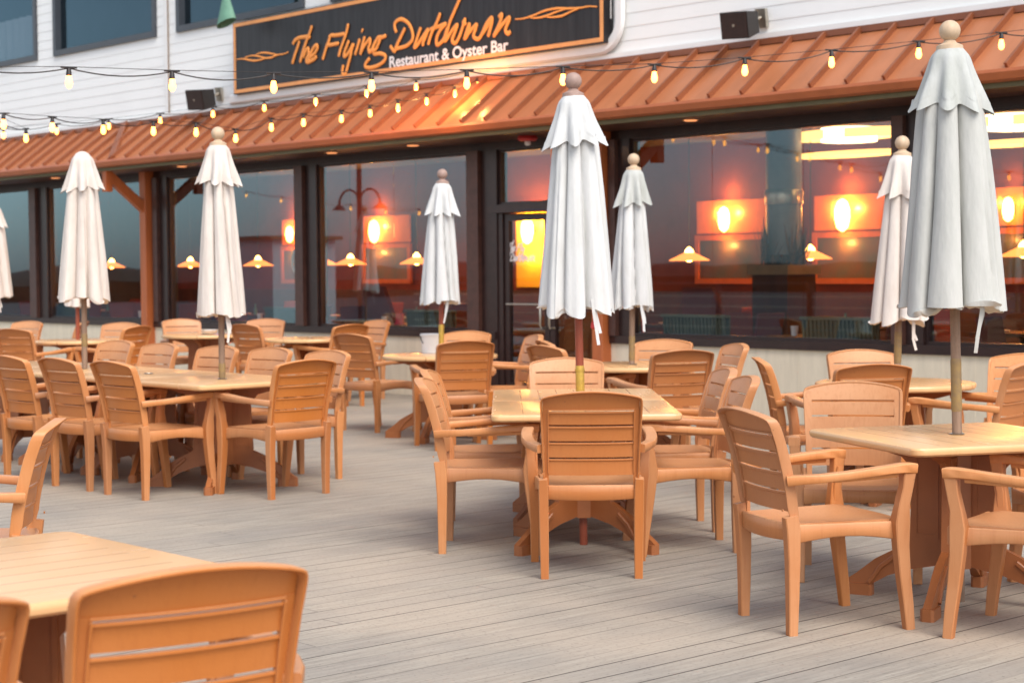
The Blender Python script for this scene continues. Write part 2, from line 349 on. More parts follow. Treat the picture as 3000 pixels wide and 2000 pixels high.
rl = onwall(empty('terrace_railing', label='dark railing along the outer edge of the terrace, seen only in the glass', cat='railing'))
for k in range(16):
    b = MB(); x = -35.5+2.5*k; b.box((x-.05, -16.15, 0), (x+.05, -16.05, 1.1)); b.build('post', bpy.data.materials['dark_brown_frame'], rl, 0)
for z in (.15, .38, .60, .82): b = MB(); b.box((-36, -16.12, z), (4, -16.08, z+.05)); b.build('rail', bpy.data.materials['brushed_steel'], rl, 0)
b = MB(); b.box((-36, -16.17, 1.1), (4, -16.03, 1.15)); b.build('handrail', bpy.data.materials['dark_brown_frame'], rl, 0)

# ------------------------------------------------------------------ restaurant building
HEAD, SILL, PL = 2.78, .772, .69
bld = onwall(empty('restaurant_building', label='white sided restaurant with a copper red awning roof over dark framed windows', cat='building'))
def part(mb, name, m, parent=None, smooth=40): return mb.build(name, m, parent or bld, smooth)
WX0, WX1 = -30.0, -5.0
# siding with real laps, cut round the upper windows
UPW = [(-28.4, -25.23), (-24.68, -21.72), (-21.17, -18.19), (-17.62, -14.7), (-14.1, -11.2)]
def siding(x0, x1, z0, z1, mb):
    z = z0; e = .138
    while z < z1-1e-4:
        t = min(z+e, z1)
        mb.add([(x0, -.0085, z), (x1, -.0085, z), (x1, -.004, t), (x0, -.004, t), (x0, .0, z), (x1, .0, z)], [(0, 1, 2, 3), (0, 4, 5, 1)])
        z += e
b = MB(); zb = 3.50; zw0 = zb+.138*9+.04; zw1 = 6.35
zw0 = 4.742
siding(WX0, WX1, zb, zw0, b)
xs = [WX0]+[x for p in UPW for x in p]+[WX1]
for i in range(0, len(xs), 2): siding(xs[i], xs[i+1], zw0, zw0+.138*12, b)
siding(WX0, WX1, zw0+.138*12, zw0+.138*17, b); zw1 = zw0+.138*12
b.box((WX0, .001, 3.5), (WX1, .08, zw0-.05)); b.box((WX0, .001, zw1), (WX1, .08, 7.0))
for i in range(0, len(xs), 2): b.box((xs[i], .001, zw0-.05), (xs[i+1], .08, zw1))
part(b, 'upper_wall', M['siding'], smooth=0)
b = MB()
for x in (-21.44,): b.box((x-.055, -.034, 3.5), (x+.03, -.0195, 7.0))
b.box((WX0, -.04, 3.575), (WX1, -.0205, 3.66))
part(b, 'wall_trim', M['trim'], smooth=0)
b = MB(); b.box((-21.406, -.0345, 3.66), (-21.399, -.0196, 7.0)); part(b, 'trim_shadow_line', M['wood_gray'], smooth=0)  # thin dark strip drawn in for the shadow along the trim edge
b = MB(); b.box((WX0, 1.4, 4.3), (WX1, 1.5, 7.0)); b.box((WX0, .12, 4.3), (WX1, 1.4, 4.4)); b.box((WX0, .09, 6.95), (WX1, 1.4, 7.0)); b.box((WX0, .09, 4.4), (WX0+.1, 1.4, 6.95)); b.box((WX1-.1, .09, 4.4), (WX1, 1.4, 6.95)); part(b, 'upper_room', M['int_ceiling'], smooth=0)
for k, (x0, x1) in enumerate(UPW):
    b = MB(); f = .085
    for a, c in (((x0, zw0), (x1, zw0+f)), ((x0, zw1-f), (x1, zw1)), ((x0, zw0+f), (x0+f, zw1-f)), ((x1-f, zw0+f), (x1, zw1-f))):
        b.box((a[0], -.045, a[1]), (c[0], .14, c[1]))
    fr = part(b, 'upper_window', M['frame_grey'], smooth=0)
    b = MB(); b.box((x0+f, .05, zw0+f), (x1-f, .058, zw1-f)); part(b, 'pane', M['glass_up'], fr, 0)
    if k == 0:
        b = MB(); vs = []; fs = []
        for i in range(61):
            x = x0+.1+(x1-x0-.2)*i/60; y = .22+.03*math.sin(i*1.3)
            vs += [(x, y, zw0+.02), (x, y, zw0+.78)]
        for i in range(60): fs.append((2*i, 2*i+2, 2*i+3, 2*i+1))
        b.add(vs, fs); part(b, 'curtain', M['curtain'], fr)
# lower wall
b = MB()
for x0, x1 in ((WX0, -14.62), (-13.0, WX1)):
    b.box((x0, -.03, 0), (x1, .15, PL))
for x in (-8.5, -11.0+.6, -16.2, -19.4): b.box((x-.006, -.032, .05), (x+.006, -.029, PL))
part(b, 'plinth', [M['plinth']], smooth=0)
b = MB()
for x0, x1 in ((WX0, -14.62), (-13.0, WX1)): b.box((x0, -.06, PL+.001), (x1, .12, SILL))
part(b, 'window_sill', M['frame'], smooth=0)
b = MB(); b.box((WX0, -.02, HEAD), (WX1, .14, 3.5)); part(b, 'header_beam', M['frame'], smooth=0)
for x0, x1 in ((-25.48, -25.0), (-21.8, -21.5), (-18.37, -17.97), (-15.05, -14.6), (-12.82, -12.57), (-9.32, -9.02)):
    b = MB(); z0 = SILL if x0 not in (-15.05,) else 0
    b.box((x0, -.09, z0), ((x0+x1)/2-.03, .14, HEAD)); part(b, 'mullion', M['frame_lit_brown'], smooth=0)
    b = MB(); b.box(((x0+x1)/2-.03, -.035, z0), (x1, .13, HEAD)); part(b, 'mullion', M['frame'], smooth=0)
def pane(x0, x1, z0=SILL, z1=HEAD, joints=()):
    b = MB(); f = .03
    for a, c in (((x0, z0), (x1, z0+f)), ((x0, z1-f), (x1, z1)), ((x0, z0+f), (x0+f, z1-f)), ((x1-f, z0+f), (x1, z1-f))):
        b.box((a[0], .0, a[1]), (c[0], .07, c[1]))
    fr = part(b, 'window', M['frame'], smooth=0)
    ed = [x0+f]+list(joints)+[x1-f]
    for i in range(len(ed)-1):
        b = MB(); b.box((ed[i]+.003, .03, z0+f), (ed[i+1]-.003, .038, z1-f)); part(b, 'pane', M['glass'], fr, 0)
    return fr
pane(-29.9, -25.48, joints=(-27.7,)); pane(-25.0, -22.02, joints=(-23.5,)); pane(-21.5, -18.37, joints=(-20.0,)); pane(-17.97, -15.05, joints=(-16.5,))
pane(-12.57, -9.32, joints=(-11.506, -10.388)); pane(-9.02, -5.1, joints=(-8.42, -6.6)); pane(-14.6, -13.0, 2.17, HEAD)
# entrance
ent = onwall(empty('entrance_door', label='glass double entrance door in a dark frame with bronze pull handles', cat='door'))
ent.parent = None
b = MB(); b.box((-14.62, -.13, 2.08), (-12.98, .1, 2.168)); b.box((-14.6, -.02, 0), (-14.52, .1, 2.08)); b.box((-13.06, -.02, 0), (-13.0, .1, 2.08))
part(b, 'door_frame', M['frame'], ent, 0)
for x0, x1, hx in ((-14.515, -13.80, -13.86), (-13.79, -13.065, -13.72)):
    b = MB(); s_ = .075
    b.box((x0, .0, .02), (x0+s_, .06, 2.07)); b.box((x1-s_, .0, .02), (x1, .06, 2.07)); b.box((x0+s_, .0, .02), (x1-s_, .06, .22)); b.box((x0+s_, .0, 1.99), (x1-s_, .06, 2.07))
    lf = part(b, 'door_leaf', M['frame'], ent, 0)
    b = MB(); b.box((x0+s_, .025, .22), (x1-s_, .033, 1.99)); part(b, 'door_glass', M['glass'], lf, 0)
    b = MB(); b.tube([(x0+.06, -.03, 1.08), (x1-.05, -.03, 1.08)], .012, 10)
    b.tube([(hx, 0, 1.06), (hx, -.07, 1.06), (hx, -.08, 1.03), (hx, -.08, .86), (hx, -.07, .83), (hx, 0, .83)], .012, 10)
    part(b, 'pull_handle', M['steel'], lf)
# interior shell
b = MB(); b.box((WX0, 4.62, 0), (WX1, 4.75, 3.2)); part(b, 'interior_wall', M['int_wall'], smooth=0)
b = MB(); b.box((WX0, 4.55, 0), (WX1, 4.615, 1.15)); part(b, 'wainscot', M['int_dark'], smooth=0)
b = MB(); b.box((WX0, .15, 3.12), (WX1, 4.7, 3.2)); b.box((WX0-.1, .1, 0), (WX0, 4.7, 3.2)); b.box((WX1, .1, 0), (WX1+.1, 4.7, 3.2)); part(b, 'interior_ceiling', M['int_ceiling'], smooth=0)
b = MB(); b.box((WX0, .16, -.02), (WX1, 4.6, .012)); part(b, 'interior_floor', M['int_floor'], smooth=0)
# awning: sloping metal roof with standing seams, gutter, soffit
OV, ZE, ZT = .80, 3.00, 3.575
b = MB(); b.add([(WX0, -.041, ZT), (WX1, -.041, ZT), (WX1, -OV, ZE), (WX0, -OV, ZE), (WX0, -.041, ZT-.03), (WX1, -.041, ZT-.03), (WX1, -OV, ZE-.03), (WX0, -OV, ZE-.03)],
      [(0, 1, 2, 3), (7, 6, 5, 4), (0, 3, 7, 4), (1, 5, 6, 2), (0, 4, 5, 1), (2, 6, 7, 3)])
awn = part(b, 'awning_roof', M['roof'], smooth=0)
x = -10.816-.387*48; sl = math.atan2(ZT-ZE, OV-.041)
while x < WX1:
    b = MB(); w_ = .013; h_ = .05
    ny, nz = -math.sin(sl), math.cos(sl)
    vs = []
    for (y, z) in ((-.06, ZT-.0145), (-OV+.01, ZE+.0075)):
        vs += [(x-w_, y, z+.001), (x+w_, y, z+.001), (x+w_, y+ny*h_, z+nz*h_), (x-w_, y+ny*h_, z+nz*h_)]
    b.add(vs, [(0, 1, 2, 3), (7, 6, 5, 4), (0, 4, 5, 1), (1, 5, 6, 2), (2, 6, 7, 3), (3, 7, 4, 0)])
    part(b, 'standing_seam', M['rib'], awn, 0); x += .387
b = MB(); b.box((WX0, -.10, ZT-.03), (WX1, -.042, ZT+.028)); part(b, 'roof_flashing', M['rib'], awn, 0)
b = MB(); b.sweep([(-22.55+.9*k, -.06-.74*k, ZT+.0-(ZT-ZE)*k+.02) for k in (0, .5, 1)], .11, .05, (1, 0, 0)); part(b, 'hip_cap', M['rib'], awn)
b = MB(); pr = [(-OV-.0, ZE-.035), (-OV-.0, ZE-.002), (-OV-.03, ZE+.004), (-OV-.105, ZE-.004), (-OV-.112, ZE-.03), (-OV-.085, ZE-.085), (-OV-.02, ZE-.10)]
b.add([(WX0, y, z) for y, z in pr]+[(WX1, y, z) for y, z in pr], [tuple(range(7)), tuple(range(13, 6, -1))]+[(i, i+7, (i+1) % 7+7, (i+1) % 7) for i in range(7)])
part(b, 'gutter', M['gutter'], smooth=25)
b = MB(); b.box((WX0, -OV+.02, 2.862), (WX1, -OV+.06, ZE-.04)); part(b, 'fascia_board', M['olive'], smooth=0)
b = MB(); b.box((WX0, -OV+.061, 2.87), (WX1, -.021, 2.89)); part(b, 'soffit', M['int_dark'], smooth=0)
for x, y in ((-20.49, .4), (-17.14, .4), (-24.0, .4), (-15.6, .4), (-11.4, .4)):
    b = MB(); b.lathe([(.055, -.008), (.07, 0)], (x, -y, 2.868), 16); o = part(b, 'downlight', M['downlight'])
for x in (-21.94, -12.92):
    b = MB(); b.sweep([(x, -.085, 0), (x, -.085, 2.869)], .155, .155, (1, 0, 0), ch=.05); po = part(b, 'roof_post', M['post'])
    b = MB(); b.sweep([(x, -.10, 2.33), (x, -.68, 2.80)], .10, .13, (1, 0, 0), ch=.06); b.sweep([(x, -.70, 2.58), (x, -.70, 2.861)], .11, .11, (1, 0, 0), ch=.06)
    part(b, 'diagonal_brace', M['post'], po)

# white rounded conduit beside and under the sign
b = MB(); pts = [(-12.66, -.06, 7), (-12.66, -.06, 4.0)]
for k in range(1, 8): a = R(90*k/7); pts.append((-12.66-.28+.28*math.cos(a), -.06, 4.0-.28*math.sin(a)+0))
pts += [(-13.6, -.06, 3.72), (-19.8, -.06, 3.72)]
b.sweep(pts, .13, .06, sides=[(1, 0, 0)]*2+[(math.cos(R(90*k/7)), 0, -math.sin(R(90*k/7))) for k in range(1, 8)]+[(0, 0, -1)]*2, ch=.4)
props(onwall(b.build('white_duct', M['trim'])), 'flat white duct bending round the lower right corner of the black sign', 'duct')
b = MB()
pts = [(-12.95+.14, -.05, 6), (-12.81, -.05, 4.02), (-12.83, -.05, 3.96), (-12.88, -.05, 3.93), (-12.95, -.05, 3.92)]
b.tube(pts, .014, 8); b.tube([(-12.95, -.05, 4.12), (-12.81, -.05, 4.12)], .01, 6); b.tube([(-12.95, -.05, 4.36), (-12.81, -.05, 4.36)], .01, 6)
props(onwall(b.build('thin_conduit', M['trim'])), 'thin white conduit loop between the black sign and the white duct', 'conduit')

# ------------------------------------------------------------------ sign
sg = onwall(empty('restaurant_sign', label='long black sign with orange brush script and orange border on the siding', cat='sign'))
SX0, SX1, SZ0, SZ1 = -19.60, -12.80, 3.765, 4.69
b = MB(); b.box((SX0, -.15, SZ0), (SX1, -.02, SZ1)); part(b, 'sign_board', M['sign'], sg, 0)
b = MB(); i_, w_ = .012, .045
for a, c in (((SX0+i_, SZ0+i_), (SX1-i_, SZ0+i_+w_)), ((SX0+i_, SZ1-i_-w_), (SX1-i_, SZ1-i_)), ((SX0+i_, SZ0+i_+w_), (SX0+i_+w_, SZ1-i_-w_)), ((SX1-i_-w_, SZ0+i_+w_), (SX1-i_, SZ1-i_-w_))):
    b.box((a[0], -.156, a[1]), (c[0], -.148, c[1]))
part(b, 'border', M['sign_border'], sg, 0)
def smooth_line(p, k=6):
    if len(p) < 3: return p
    q = []
    P = [p[0]]+p+[p[-1]]
    for i in range(1, len(P)-2):
        for j in range(k):
            t = j/k; a = []
            for d in (0, 1):
                p0, p1, p2, p3 = P[i-1][d], P[i][d], P[i+1][d], P[i+2][d]
                a.append(.5*((2*p1)+(-p0+p2)*t+(2*p0-5*p1+4*p2-p3)*t*t+(-p0+3*p1-3*p2+p3)*t**3))
            q.append(tuple(a))
    q.append(p[-1]); return q
S1=[(-2.943,9.65,2.576),(-2.455,9.9,2.598),(-1.929,10.154,2.603),(-1.383,10.405,2.614),(-0.829,10.646,2.641),(-0.264,10.881,2.676),(0.332,11.119,2.719),(0.922,11.344,2.754),(1.529,11.568,2.817),(2.132,11.781,2.889),(2.758,11.996,2.969),(3.372,12.2,3.049),(3.971,12.393,3.127)]
S2=[(-3.708,13.0,2.626),(-3.484,13.515,2.643),(-3.215,14.031,2.664),(-2.923,14.546,2.691),(-2.665,15.062,2.72),(-2.41,15.577,2.704),(-2.165,16.092,2.84),(-1.933,16.608,2.923),(-1.627,17.123,2.999),(-1.39,17.638,3.094),(-1.146,18.154,3.197),(-0.876,18.669,3.308),(-0.594,19.185,3.436),(-0.353,19.7,3.578)]
S3=[(-6.077,19.3,2.931),(-5.508,19.3,2.974),(-4.93,19.3,3.016),(-4.362,19.3,3.064),(-3.803,19.3,3.12),(-3.229,19.3,3.187),(-2.67,19.3,3.248),(-2.111,19.3,3.314),(-1.557,19.3,3.399),(-1.018,19.3,3.465),(-0.469,19.3,3.546)]
S4=[(-7.088,18.332,3.508),(-6.558,17.748,3.407),(-6.035,17.171,3.316),(-5.487,16.568,3.165),(-5.025,16.059,3.007),(-4.543,15.528,2.853),(-4.104,15.045,2.679)]
S5=[(-15.757,26.396,3.074),(-14.937,25.493,2.925),(-14.157,24.633,2.801),(-13.414,23.815,2.698),(-12.706,23.034,2.6),(-12.054,22.316,2.555)]
STROKES=[(1,[(-18.25,4.285),(-18.21,4.325),(-18.13,4.349),(-18.03,4.35),(-17.93,4.347),(-17.88,4.331)]),(1,[(-18.11,4.308),(-18.15,4.24),(-18.22,4.132),(-18.27,4.043)]),(1,[(-17.84,4.469),(-17.89,4.386),(-17.97,4.279),(-18.05,4.151),(-18.1,4.041)]),(1,[(-18.03,4.1),(-17.97,4.18),(-17.92,4.199),(-17.92,4.132),(-17.96,4.072),(-17.95,4.035),(-17.88,4.039),(-17.79,4.063),(-17.75,4.092)]),(1,[(-17.88,4.085),(-17.79,4.127),(-17.73,4.185),(-17.74,4.223),(-17.8,4.206),(-17.86,4.148),(-17.91,4.088),(-17.91,4.046)]),(1,[(-17.49,4.294),(-17.45,4.312),(-17.36,4.304),(-17.26,4.303),(-17.18,4.305)]),(1,[(-17.47,4.307),(-17.5,4.247),(-17.54,4.194),(-17.59,4.107),(-17.63,4.034)]),(1,[(-17.54,4.203),(-17.43,4.198),(-17.29,4.203)]),(1,[(-17.1,4.414),(-17.14,4.314),(-17.2,4.216),(-17.26,4.125),(-17.3,4.039)]),(1,[(-17.09,4.213),(-17.13,4.154),(-17.18,4.083),(-17.19,4.035),(-17.14,4.044),(-17.07,4.1),(-17.01,4.166)]),(1,[(-17.0,4.169),(-17.04,4.104),(-17.07,4.024),(-17.11,3.944),(-17.16,3.845),(-17.2,3.81),(-17.23,3.837),(-17.23,3.886),(-17.21,3.933)]),(1,[(-16.88,4.212),(-16.92,4.134),(-16.98,4.029)]),(1,[(-16.82,4.319),(-16.84,4.283)]),(1,[(-16.78,4.23),(-16.82,4.151),(-16.87,4.033),(-16.83,4.084),(-16.76,4.145),(-16.68,4.192),(-16.68,4.138),(-16.71,4.086),(-16.69,4.036),(-16.64,4.072),(-16.58,4.135),(-16.52,4.192),(-16.44,4.188),(-16.37,4.201)]),(1,[(-16.56,4.159),(-16.61,4.11),(-16.63,4.051),(-16.57,4.059),(-16.52,4.114),(-16.48,4.178)]),(1,[(-16.63,4.051),(-16.6,4.007),(-16.5,4.004),(-16.41,3.979),(-16.39,3.946),(-16.43,3.903),(-16.54,3.866),(-16.68,3.854),(-16.77,3.869),(-16.78,3.901),(-16.74,3.938),(-16.69,3.967)]),(1,[(-16.18,4.215),(-16.21,4.278),(-16.2,4.331),(-16.13,4.357),(-16.06,4.352),(-15.97,4.306),(-15.91,4.24),(-15.88,4.157),(-15.9,4.093),(-16.0,4.043),(-16.11,4.033),(-16.19,4.025),(-16.22,4.001),(-16.27,4.043),(-16.3,4.073)]),(1,[(-16.02,4.251),(-16.07,4.19),(-16.14,4.11),(-16.21,4.023)]),(1,[(-15.73,4.225),(-15.77,4.162),(-15.82,4.075),(-15.85,4.012),(-15.8,4.027),(-15.72,4.098),(-15.6,4.191),(-15.64,4.123),(-15.69,4.055),(-15.7,4.011)]),(1,[(-15.38,4.35),(-15.44,4.259),(-15.53,4.151),(-15.58,4.065),(-15.6,4.014)]),(1,[(-15.57,4.184),(-15.51,4.194),(-15.4,4.206),(-15.28,4.225)]),(1,[(-15.28,4.222),(-15.37,4.174),(-15.44,4.102),(-15.46,4.033),(-15.44,4.002),(-15.38,4.018),(-15.32,4.065),(-15.29,4.126),(-15.26,4.175)]),(1,[(-15.02,4.496),(-15.06,4.449),(-15.13,4.354),(-15.21,4.247),(-15.27,4.124),(-15.32,4.012)]),(1,[(-15.3,4.024),(-15.23,4.088),(-15.16,4.151),(-15.09,4.189),(-15.13,4.11),(-15.18,4.031),(-15.14,3.988),(-15.1,4.004),(-15.05,4.063),(-15.0,4.148),(-14.95,4.251)]),(1,[(-15.0,4.212),(-14.96,4.194),(-14.94,4.167)]),(1,[(-14.98,4.011),(-14.94,4.09),(-14.89,4.177),(-14.9,4.112),(-14.97,4.016),(-14.89,4.084),(-14.77,4.158),(-14.79,4.1),(-14.82,4.039),(-14.78,4.003),(-14.72,4.003),(-14.67,4.056),(-14.6,4.149),(-14.52,4.203),(-14.51,4.164),(-14.54,4.086),(-14.58,4.001)]),(1,[(-14.68,4.038),(-14.61,4.094),(-14.52,4.19)]),(1,[(-14.4,4.197),(-14.35,4.222),(-14.36,4.173),(-14.41,4.091),(-14.48,4.004),(-14.38,4.081),(-14.24,4.173),(-14.23,4.141),(-14.27,4.089),(-14.29,4.041),(-14.25,4.003),(-14.21,4.027)]),(0,[(-19.51,4.21),(-19.41,4.211),(-19.31,4.198),(-19.2,4.175),(-19.08,4.158),(-18.95,4.158),(-18.82,4.168),(-18.69,4.17)]),(0,[(-19.31,4.219),(-19.2,4.229),(-19.08,4.221),(-18.96,4.195),(-18.85,4.17),(-18.72,4.162),(-18.63,4.179),(-18.53,4.184),(-18.43,4.183),(-18.34,4.199)]),(0,[(-19.05,4.237),(-18.95,4.244),(-18.82,4.232),(-18.69,4.207),(-18.59,4.186)]),(0,[(-14.13,4.146),(-14.01,4.138),(-13.85,4.154),(-13.67,4.183),(-13.49,4.187),(-13.32,4.167),(-13.14,4.153),(-13.01,4.153),(-12.89,4.136)]),(0,[(-13.89,4.134),(-13.78,4.121),(-13.65,4.126),(-13.49,4.151),(-13.32,4.167)]),(0,[(-13.63,4.112),(-13.53,4.101),(-13.4,4.102),(-13.28,4.127),(-13.16,4.147)])]

def strokes(idx, y, r1, r0, tf=lambda a, c: (a, c)):
    b = MB()
    for i in idx:
        kd, p = STROKES[i]; q = smooth_line(p); n = len(q); rr = r1 if kd else r0
        rad = [rr*(1 if kd else (.45+.55*math.sin(math.pi*min(max(k/(n-1), .08), .92)))) for k in range(n)]
        rad[0] = rad[-1] = rr*.4
        # round the ends off
        e0 = (q[0][0]-(q[1][0]-q[0][0])*.3, q[0][1]-(q[1][1]-q[0][1])*.3); q = [e0]+q; rad = [rr*.15]+rad; rad[1] = rr*.75
        if len(rad) > 3: rad[2] = rr if kd else rad[2]
        pts = [(tf(a, c)[0], y-.0012*(i % 5), tf(a, c)[1]) for a, c in q]
        b.tube(pts, rad, 10, flat=(0, 1, 0))
    return b
# words: The / Flying / Dutchman, and the two rope swashes
strokes(range(0, 5), -.160, .024, .014).build('script_the', M['sign_orange'], sg)
strokes(range(5, 16), -.160, .023, .014).build('script_flying', M['sign_orange'], sg)
strokes(range(16, 28), -.160, .023, .014).build('script_dutchman', M['sign_orange'], sg)
strokes(range(28, 31), -.160, .02, .0125).build('rope_swash', M['sign_orange'], sg)
strokes(range(31, 34), -.160, .02, .0125).build('rope_swash', M['sign_orange'], sg)
def text_mesh(txt, name, m, parent, x0, x1, z0, y, h, ext=.004, off=.0):
    cu = bpy.data.curves.new(name, 'FONT'); cu.body = txt; cu.size = 1; cu.extrude = 0; cu.offset = off
    to = bpy.data.objects.new(name+'_t', cu); COL.objects.link(to)
    dg = bpy.context.evaluated_depsgraph_get(); me = bpy.data.meshes.new_from_object(to.evaluated_get(dg)); bpy.data.objects.remove(to)
    xs_ = [v.co.x for v in me.vertices]; zz = [v.co.y for v in me.vertices]
    w0, w1 = min(xs_), max(xs_); k = (x1-x0)/(w1-w0); kz = h/.7
    bm = bmesh.new(); bm.from_mesh(me)
    for v in bm.verts: v.co = Vector((x0+(v.co.x-w0)*k, y, z0+v.co.y*kz))
    bm.to_mesh(me); bm.free(); me.materials.clear(); me.materials.append(m)
    o = bpy.data.objects.new(name, me); COL.objects.link(o); o.parent = parent
    return o
text_mesh('Restaurant & Oyster Bar', 'lettering', M['sign_white'], sg, -16.32, -14.25, 3.825, -.1575, .125, off=.022)
# small white script on the door glass
x_a, z_a = -18.25, 4.04
b = strokes(range(0, 11), .018, .008, .004, lambda a, c: (-14.46+(a-x_a)*.20, 1.66+(c-z_a)*.28)); b2 = strokes(range(16, 28), .018, .008, .004, lambda a, c: (-14.46+(a+16.3)*.20, 1.56+(c-z_a)*.28))
b.add(b2.v, b2.f)
b.build('door_script', M['sign_white'], ent)

# ------------------------------------------------------------------ wall fittings
def speaker(t, z, label, k=1.0, rz=0):
    e = empty('wall_speaker', tuple(wpt(t, .30, z)), YAW+rz, label, 'speaker', 'black loudspeakers on the siding'); e.rotation_euler = (R(12), R(3), YAW+rz)
    b = MB(); W, H, D = .185*k, .145*k, .14*k
    b.add([(-W, -D, -H), (W, -D, -H), (W*.62, D, -H*.8), (-W*.62, D, -H*.8), (-W, -D, H), (W, -D, H), (W*.62, D, H*.8), (-W*.62, D, H*.8)],
          [(0, 3, 2, 1), (4, 5, 6, 7), (0, 1, 5, 4), (1, 2, 6, 5), (2, 3, 7, 6), (3, 0, 4, 7)]); b.build('cabinet', M['black'], e, 0)
    b = MB(); b.box((-W*.95, -D-.012, -H*.92), (W*.95, -D-.001, H*.92)); b.build('grille', M['frame'], e, 0)
    b = MB(); b.box((-.012, -D-.016, -.012), (.012, -D-.0125, .012)); b.build('badge', M['steel'], e, 0)
    b = MB(); b.tube([(0, D, 0), (.03, D+.14, .03)], .02, 8); b.box((-.03, D+.12, -.07), (.09, D+.16, .11)); b.build('bracket', M['steel'], e)
speaker(-20.12, 3.745, 'small dark loudspeaker on the siding left of the black sign', .92, R(6))
speaker(-10.84, 3.73, 'larger black loudspeaker on the siding right of the sign', .86, R(2))
e = empty('fire_alarm', tuple(wpt(-13.8, .3, 2.868)), YAW, 'small red fire alarm under the awning above the entrance', 'alarm')
b = MB(); b.lathe([(.10, 0), (.11, -.03), (.09, -.05), (.02, -.055)], k=20); b.build('housing', M['red'], e)
b = MB(); b.lathe([(.03, -.056), (.035, -.085), (.015, -.1)], k=12); b.build('strobe', M['white_plastic'], e)
for t, z, s_, m_, lb in ((-19.23, 4.62, .42, 'green', 'green cone shaped pennant hanging at the third upper window'), (-17.75, 4.83, .34, 'pink', 'pink pennant hanging high above the sign'), (-17.42, 4.82, .32, 'green', 'green pennant tip beside the pink one above the sign')):
    b = MB(); vs = []; fs = []
    for i in range(9):
        q = i/8; r_ = .03+.15*q*s_/.42
        for k in range(16): a = 2*math.pi*k/16; vs.append((r_*math.cos(a)*(1+.1*math.sin(3*a)), r_*.5*math.sin(a), s_*(1-q)+.05*q*math.cos(a)))
    for i in range(8):
        for k in range(16): fs.append((i*16+k, i*16+(k+1) % 16, (i+1)*16+(k+1) % 16, (i+1)*16+k))
    b.add(vs, fs); b.tube([(0, 0, s_), (0, 0, s_+1.1)], .004, 5)
    o = b.build('hanging_pennant', M[m_]); o.location = wpt(t, .5, z); o.rotation_euler = (0, 0, YAW); props(o, lb, 'pennant')

# ------------------------------------------------------------------ interior seen through the glass
def lamp_light(parent, loc, e_, col=(1, .5, .18), r_=.08):
    l = bpy.data.lights.new('lamp_light', 'POINT'); l.energy = e_; l.color = col; l.shadow_soft_size = .012
    o = bpy.data.objects.new('lamp_light', l); COL.objects.link(o); o.parent = parent; o.location = loc
def framed(t, y, z0, z1, wd, label, glow=1.0, hh=.28, core=True):
    e = empty('wall_painting', tuple(wpt(t, -y, 0)), YAW, label, 'painting', 'paintings on the dining room wall')
    b = MB(); b.box((-wd/2, 0, z0), (wd/2, .03, z1)); b.build('canvas', M['picture_low'], e, 0)
    b = MB(); b.box((-wd/2-.05, .0, z1+.09), (wd/2+.05, .03, z1+.52)); b.build('lit_upper_panel', M['panel'], e, 0)
    b = MB(); f = .07
    for a, c in (((-wd/2-f, z0-f), (wd/2+f, z0)), ((-wd/2-f, z1), (wd/2+f, z1+f)), ((-wd/2-f, z0), (-wd/2, z1)), ((wd/2, z0), (wd/2+f, z1))): b.box((a[0], -.02, a[1]), (c[0], .04, c[1]))
    b.build('picture_frame', M['post'], e, 0)
def sconce(t, y, z, label, k=1.0, pw=12):
    e = empty('wall_sconce', tuple(wpt(t, -y, z)), YAW, label, 'lamp', 'lit sconces on the dining room wall')
    b = MB(); b.lathe([(.02*k, -.26*k), (.09*k, -.2*k), (.125*k, -.05*k), (.12*k, .1*k), (.08*k, .22*k), (.02*k, .26*k)], k=20); b.build('glass_shade', M['lamp_core'], e)
    b = MB(); b.box((-.03, .0, -.06), (.03, .15, .06)); b.build('bracket', M['int_dark'], e, 0)
    lamp_light(e, (0, .0, .34), pw*.3, (1, .36, .07)); lamp_light(e, (-.16, .06, .08), pw*.3, (1, .42, .08)); lamp_light(e, (.16, .06, .08), pw*.3, (1, .42, .08)) if True else None; lamp_light(e, (0, -.02, -.34), pw*.22, (1, .40, .08), .05)
    lamp_light(e, (0, -.5, .1), pw*.5, (1, .26, .06), .1)
for t, k, pw, lb in ((-24.95, .8, 34, 'sconce seen through the third ground floor window'), (-22.6, 1.05, 40, 'sconce seen through the window left of the entrance'), (-15.2, .95, 40, 'left sconce seen through the wide window right of the entrance'), (-13.3, 1.15, 46, 'right sconce, brightest one behind the wide window'), (-11.0, .8, 16, 'dim sconce seen through the far right window')):
    sconce(t, 4.46, 2.09, lb, k*.66, pw*.42)
for t, lb in ((-24.7, 'dark painting in orange frame under the third window sconce'), (-22.4, 'dark painting in orange frame left of the entrance'), (-15.15, 'dark painting below the left sconce of the wide window'), (-13.2, 'green dark painting below the brightest sconce'), (-11.2, 'dark painting behind the far right window')):
    framed(t, 4.55, 1.32, 1.82, 1.1, lb)
b = MB(); b.box((-19.25, 4.5, 1.2), (-18.35, 4.6, 2.3)); o = props(onwall(b.build('yellow_panel', M['yellow_wall'], smooth=0)), 'yellow wall panel glowing behind the entrance door', 'wall panel')
sconce(-18.85, 4.35, 2.02, 'bright sconce on the yellow panel behind the entrance door', .75, 34)
